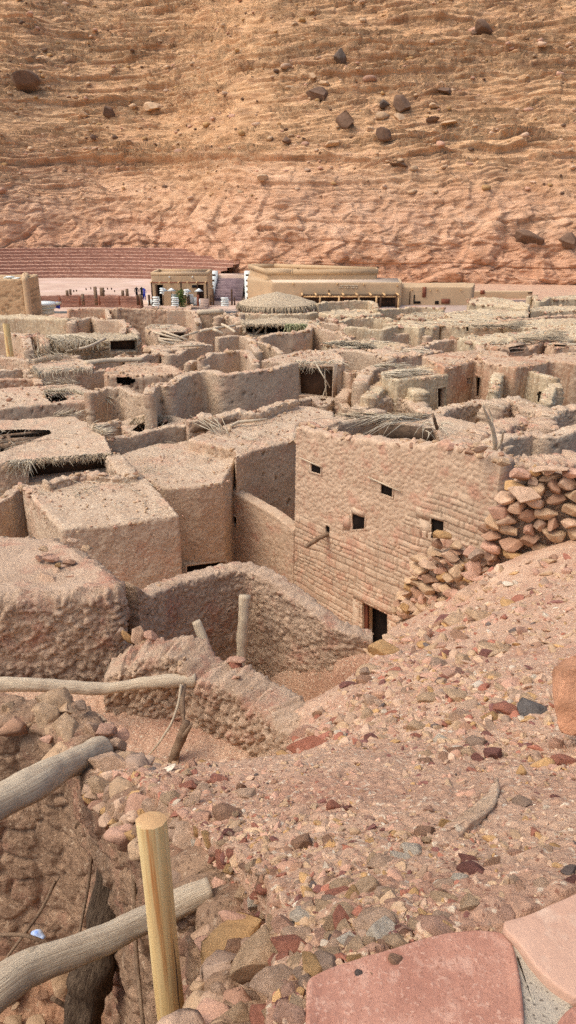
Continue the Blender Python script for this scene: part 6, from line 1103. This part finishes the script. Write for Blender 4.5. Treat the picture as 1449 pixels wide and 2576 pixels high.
# brick tower, tank, low theatre wall
bt = empty('brick_tower', tuple(A(20, 790, 76) * [1, 1, 0]), 'square mud brick tower with smooth rounded corners at the left edge', 'tower')
M['brickt'] = material('open_mud_brick', (206, 166, 124), (188, 148, 108), 1., 1., 3, bdist=.08, speck=((214, 178, 138), 6, (132, 96, 68)), stretch=(1, 1, 2.2), tint=True)
YT = 76.; ztt = zat(704, YT); ta = [xat(-60, 740, YT), xat(60, 740, YT)]
V, Q, tn = block_mesh([(ta[0], YT), (ta[1], YT), (ta[1], YT + 5), (ta[0], YT + 5)], ztt, 0, kind='mud', amp=.03, sp=.1, er=.08, rag=.03); b3 = np.floor(V[:, 2] / .22).astype(np.int64); b4 = np.floor(V[:, 0] / .42 + (b3 % 2) * .5).astype(np.int64); hh = _h(b3, b4, b3 * 0, 4); tn = tn * (1 - .28 * (hh > .72))[:, None]; V[:, 1] += (hh > .72) * .05; link('brick_wall', mesh('brick_wall', V, Q, None, 'brickt', True, tn), bt)
V, Q, tn = block_mesh([(xat(60, 740, YT), YT - .25), (xat(76, 740, YT), YT - .15), (xat(79, 730, YT + 5.4), YT + 5.4), (xat(60, 730, YT + 5.4), YT + 5.4)], zat(692, YT + 2), 0, kind='mud', amp=.02, sp=.12, er=.3, rag=.05); link('corner_pier', mesh('corner_pier', V, Q, None, 'adobe', True, tn), bt)
V, Q, tn = block_mesh([(ta[0], YT + 4.4), (ta[1], YT + 4.4), (ta[1], YT + 5.2), (ta[0], YT + 5.2)], zat(692, YT + 4.5), 0, kind='mud', amp=.03, sp=.12, er=.15, rag=.06); link('rear_parapet', mesh('rear_parapet', V, Q, None, 'adobe', True, tn), bt)
for q, lb in (((10, 698, 27, 706), 'white box on top of the brick tower'), ((31, 701, 43, 706), 'small white box right of the larger one on the brick tower')): e = empty('box', tuple(A(q[0], q[3], YT + 1.5)), lb, 'box'); fb(e, 'body', q, YT + 1.5, 1, 'cream'); fb(e, 'lid', (q[0] - .5, q[1] - 1, q[2] + .5, q[1] + .6), YT + 1.4, 1.2, 'white')
tk = empty('water_tank', tuple(A(108, 790, 84)), 'cream round tank stacked on slabs beside the brick tower', 'tank')
for k, (y0, y1, rr_, mt) in enumerate(((761, 766, 1.5, 'white'), (766, 773, 1.4, 'cream'), (773, 776, 1.5, 'cream'), (776, 790, 1.35, 'cream'))): mb = MB(); c_ = A(104, (y0 + y1) / 2, 84); h_ = (y1 - y0) * 84 / 1965; th = np.linspace(0, 6.283, 28, endpoint=False); mb.prism([(c_[0] + rr_ * math.cos(a), c_[1] + rr_ * math.sin(a)) for a in th], c_[2] - h_ / 2, c_[2] + h_ / 2); mb.build('tank_body' if k % 2 else 'rim', mt, tk, smooth=False)
tag(fb(None, 'cart', (116, 762, 146, 768), 86, 1.2, 'cream'), 'long cream chest beside the round tank', 'chest')
mb = MB(); c_ = A(144, 766, 87); mb.tube([c_ + [0, 0, -.4], c_ + [.1, 0, 0], c_ + [0, 0, .35]], [.25, .2, .05], 8, rough=.3); tag(mb.build('blue_bundle', 'blue'), 'bright blue cloth bundle beside the cream chest', 'bundle')
lw = wall('low_wall', 'low red stone wall round the front of the theatre plaza', 'wall', [A(90, 746, 96), A(150, 743, 96.5), A(230, 742, 97), A(300, 743, 96.5), A(356, 746, 95.5)], .6, 0, mat='tierface', sp=.2, kind='lumpbig', rag=.08)
for k, (x, y0, y1, w_) in enumerate([(95, 735, 750, 5), (168, 731, 745, 4), (176, 728, 742, 3), (240, 722, 768, 3), (256, 724, 745, 8), (308, 731, 745, 5), (319, 727, 745, 5), (208, 740, 768, 3), (352, 740, 768, 4)]): tag(fb(None, 'timber_post', (x - w_ / 2, y0, x + w_ / 2, y1), 95.2, .35, 'palmwood'), 'rough brown timber post along the low theatre wall', 'post', 'timber posts along the low theatre wall')
for k, (x, y) in enumerate([(185, 733), (192, 732), (216, 728), (228, 726), (270, 727), (280, 727), (288, 733), (262, 733)]): tag(fb(None, 'bollard', (x - .8, y - 3, x + .8, y + 2), 110, .2, 'woodd'), 'tiny dark bollard on the theatre plaza', 'bollard', 'bollards on the theatre plaza')
rl = empty('rail_fence', tuple(A(250, 768, 94.5)), 'thin wooden rail fence before the low theatre wall', 'fence')
for y in (752, 759): fb(rl, 'rail', (150, y, 352, y + 1.2), 94.6, .1, 'woodr')
for x in (150, 200, 250, 300, 350): fb(rl, 'post', (x - 1, 746, x + 1, 768), 94.5, .12, 'woodr')
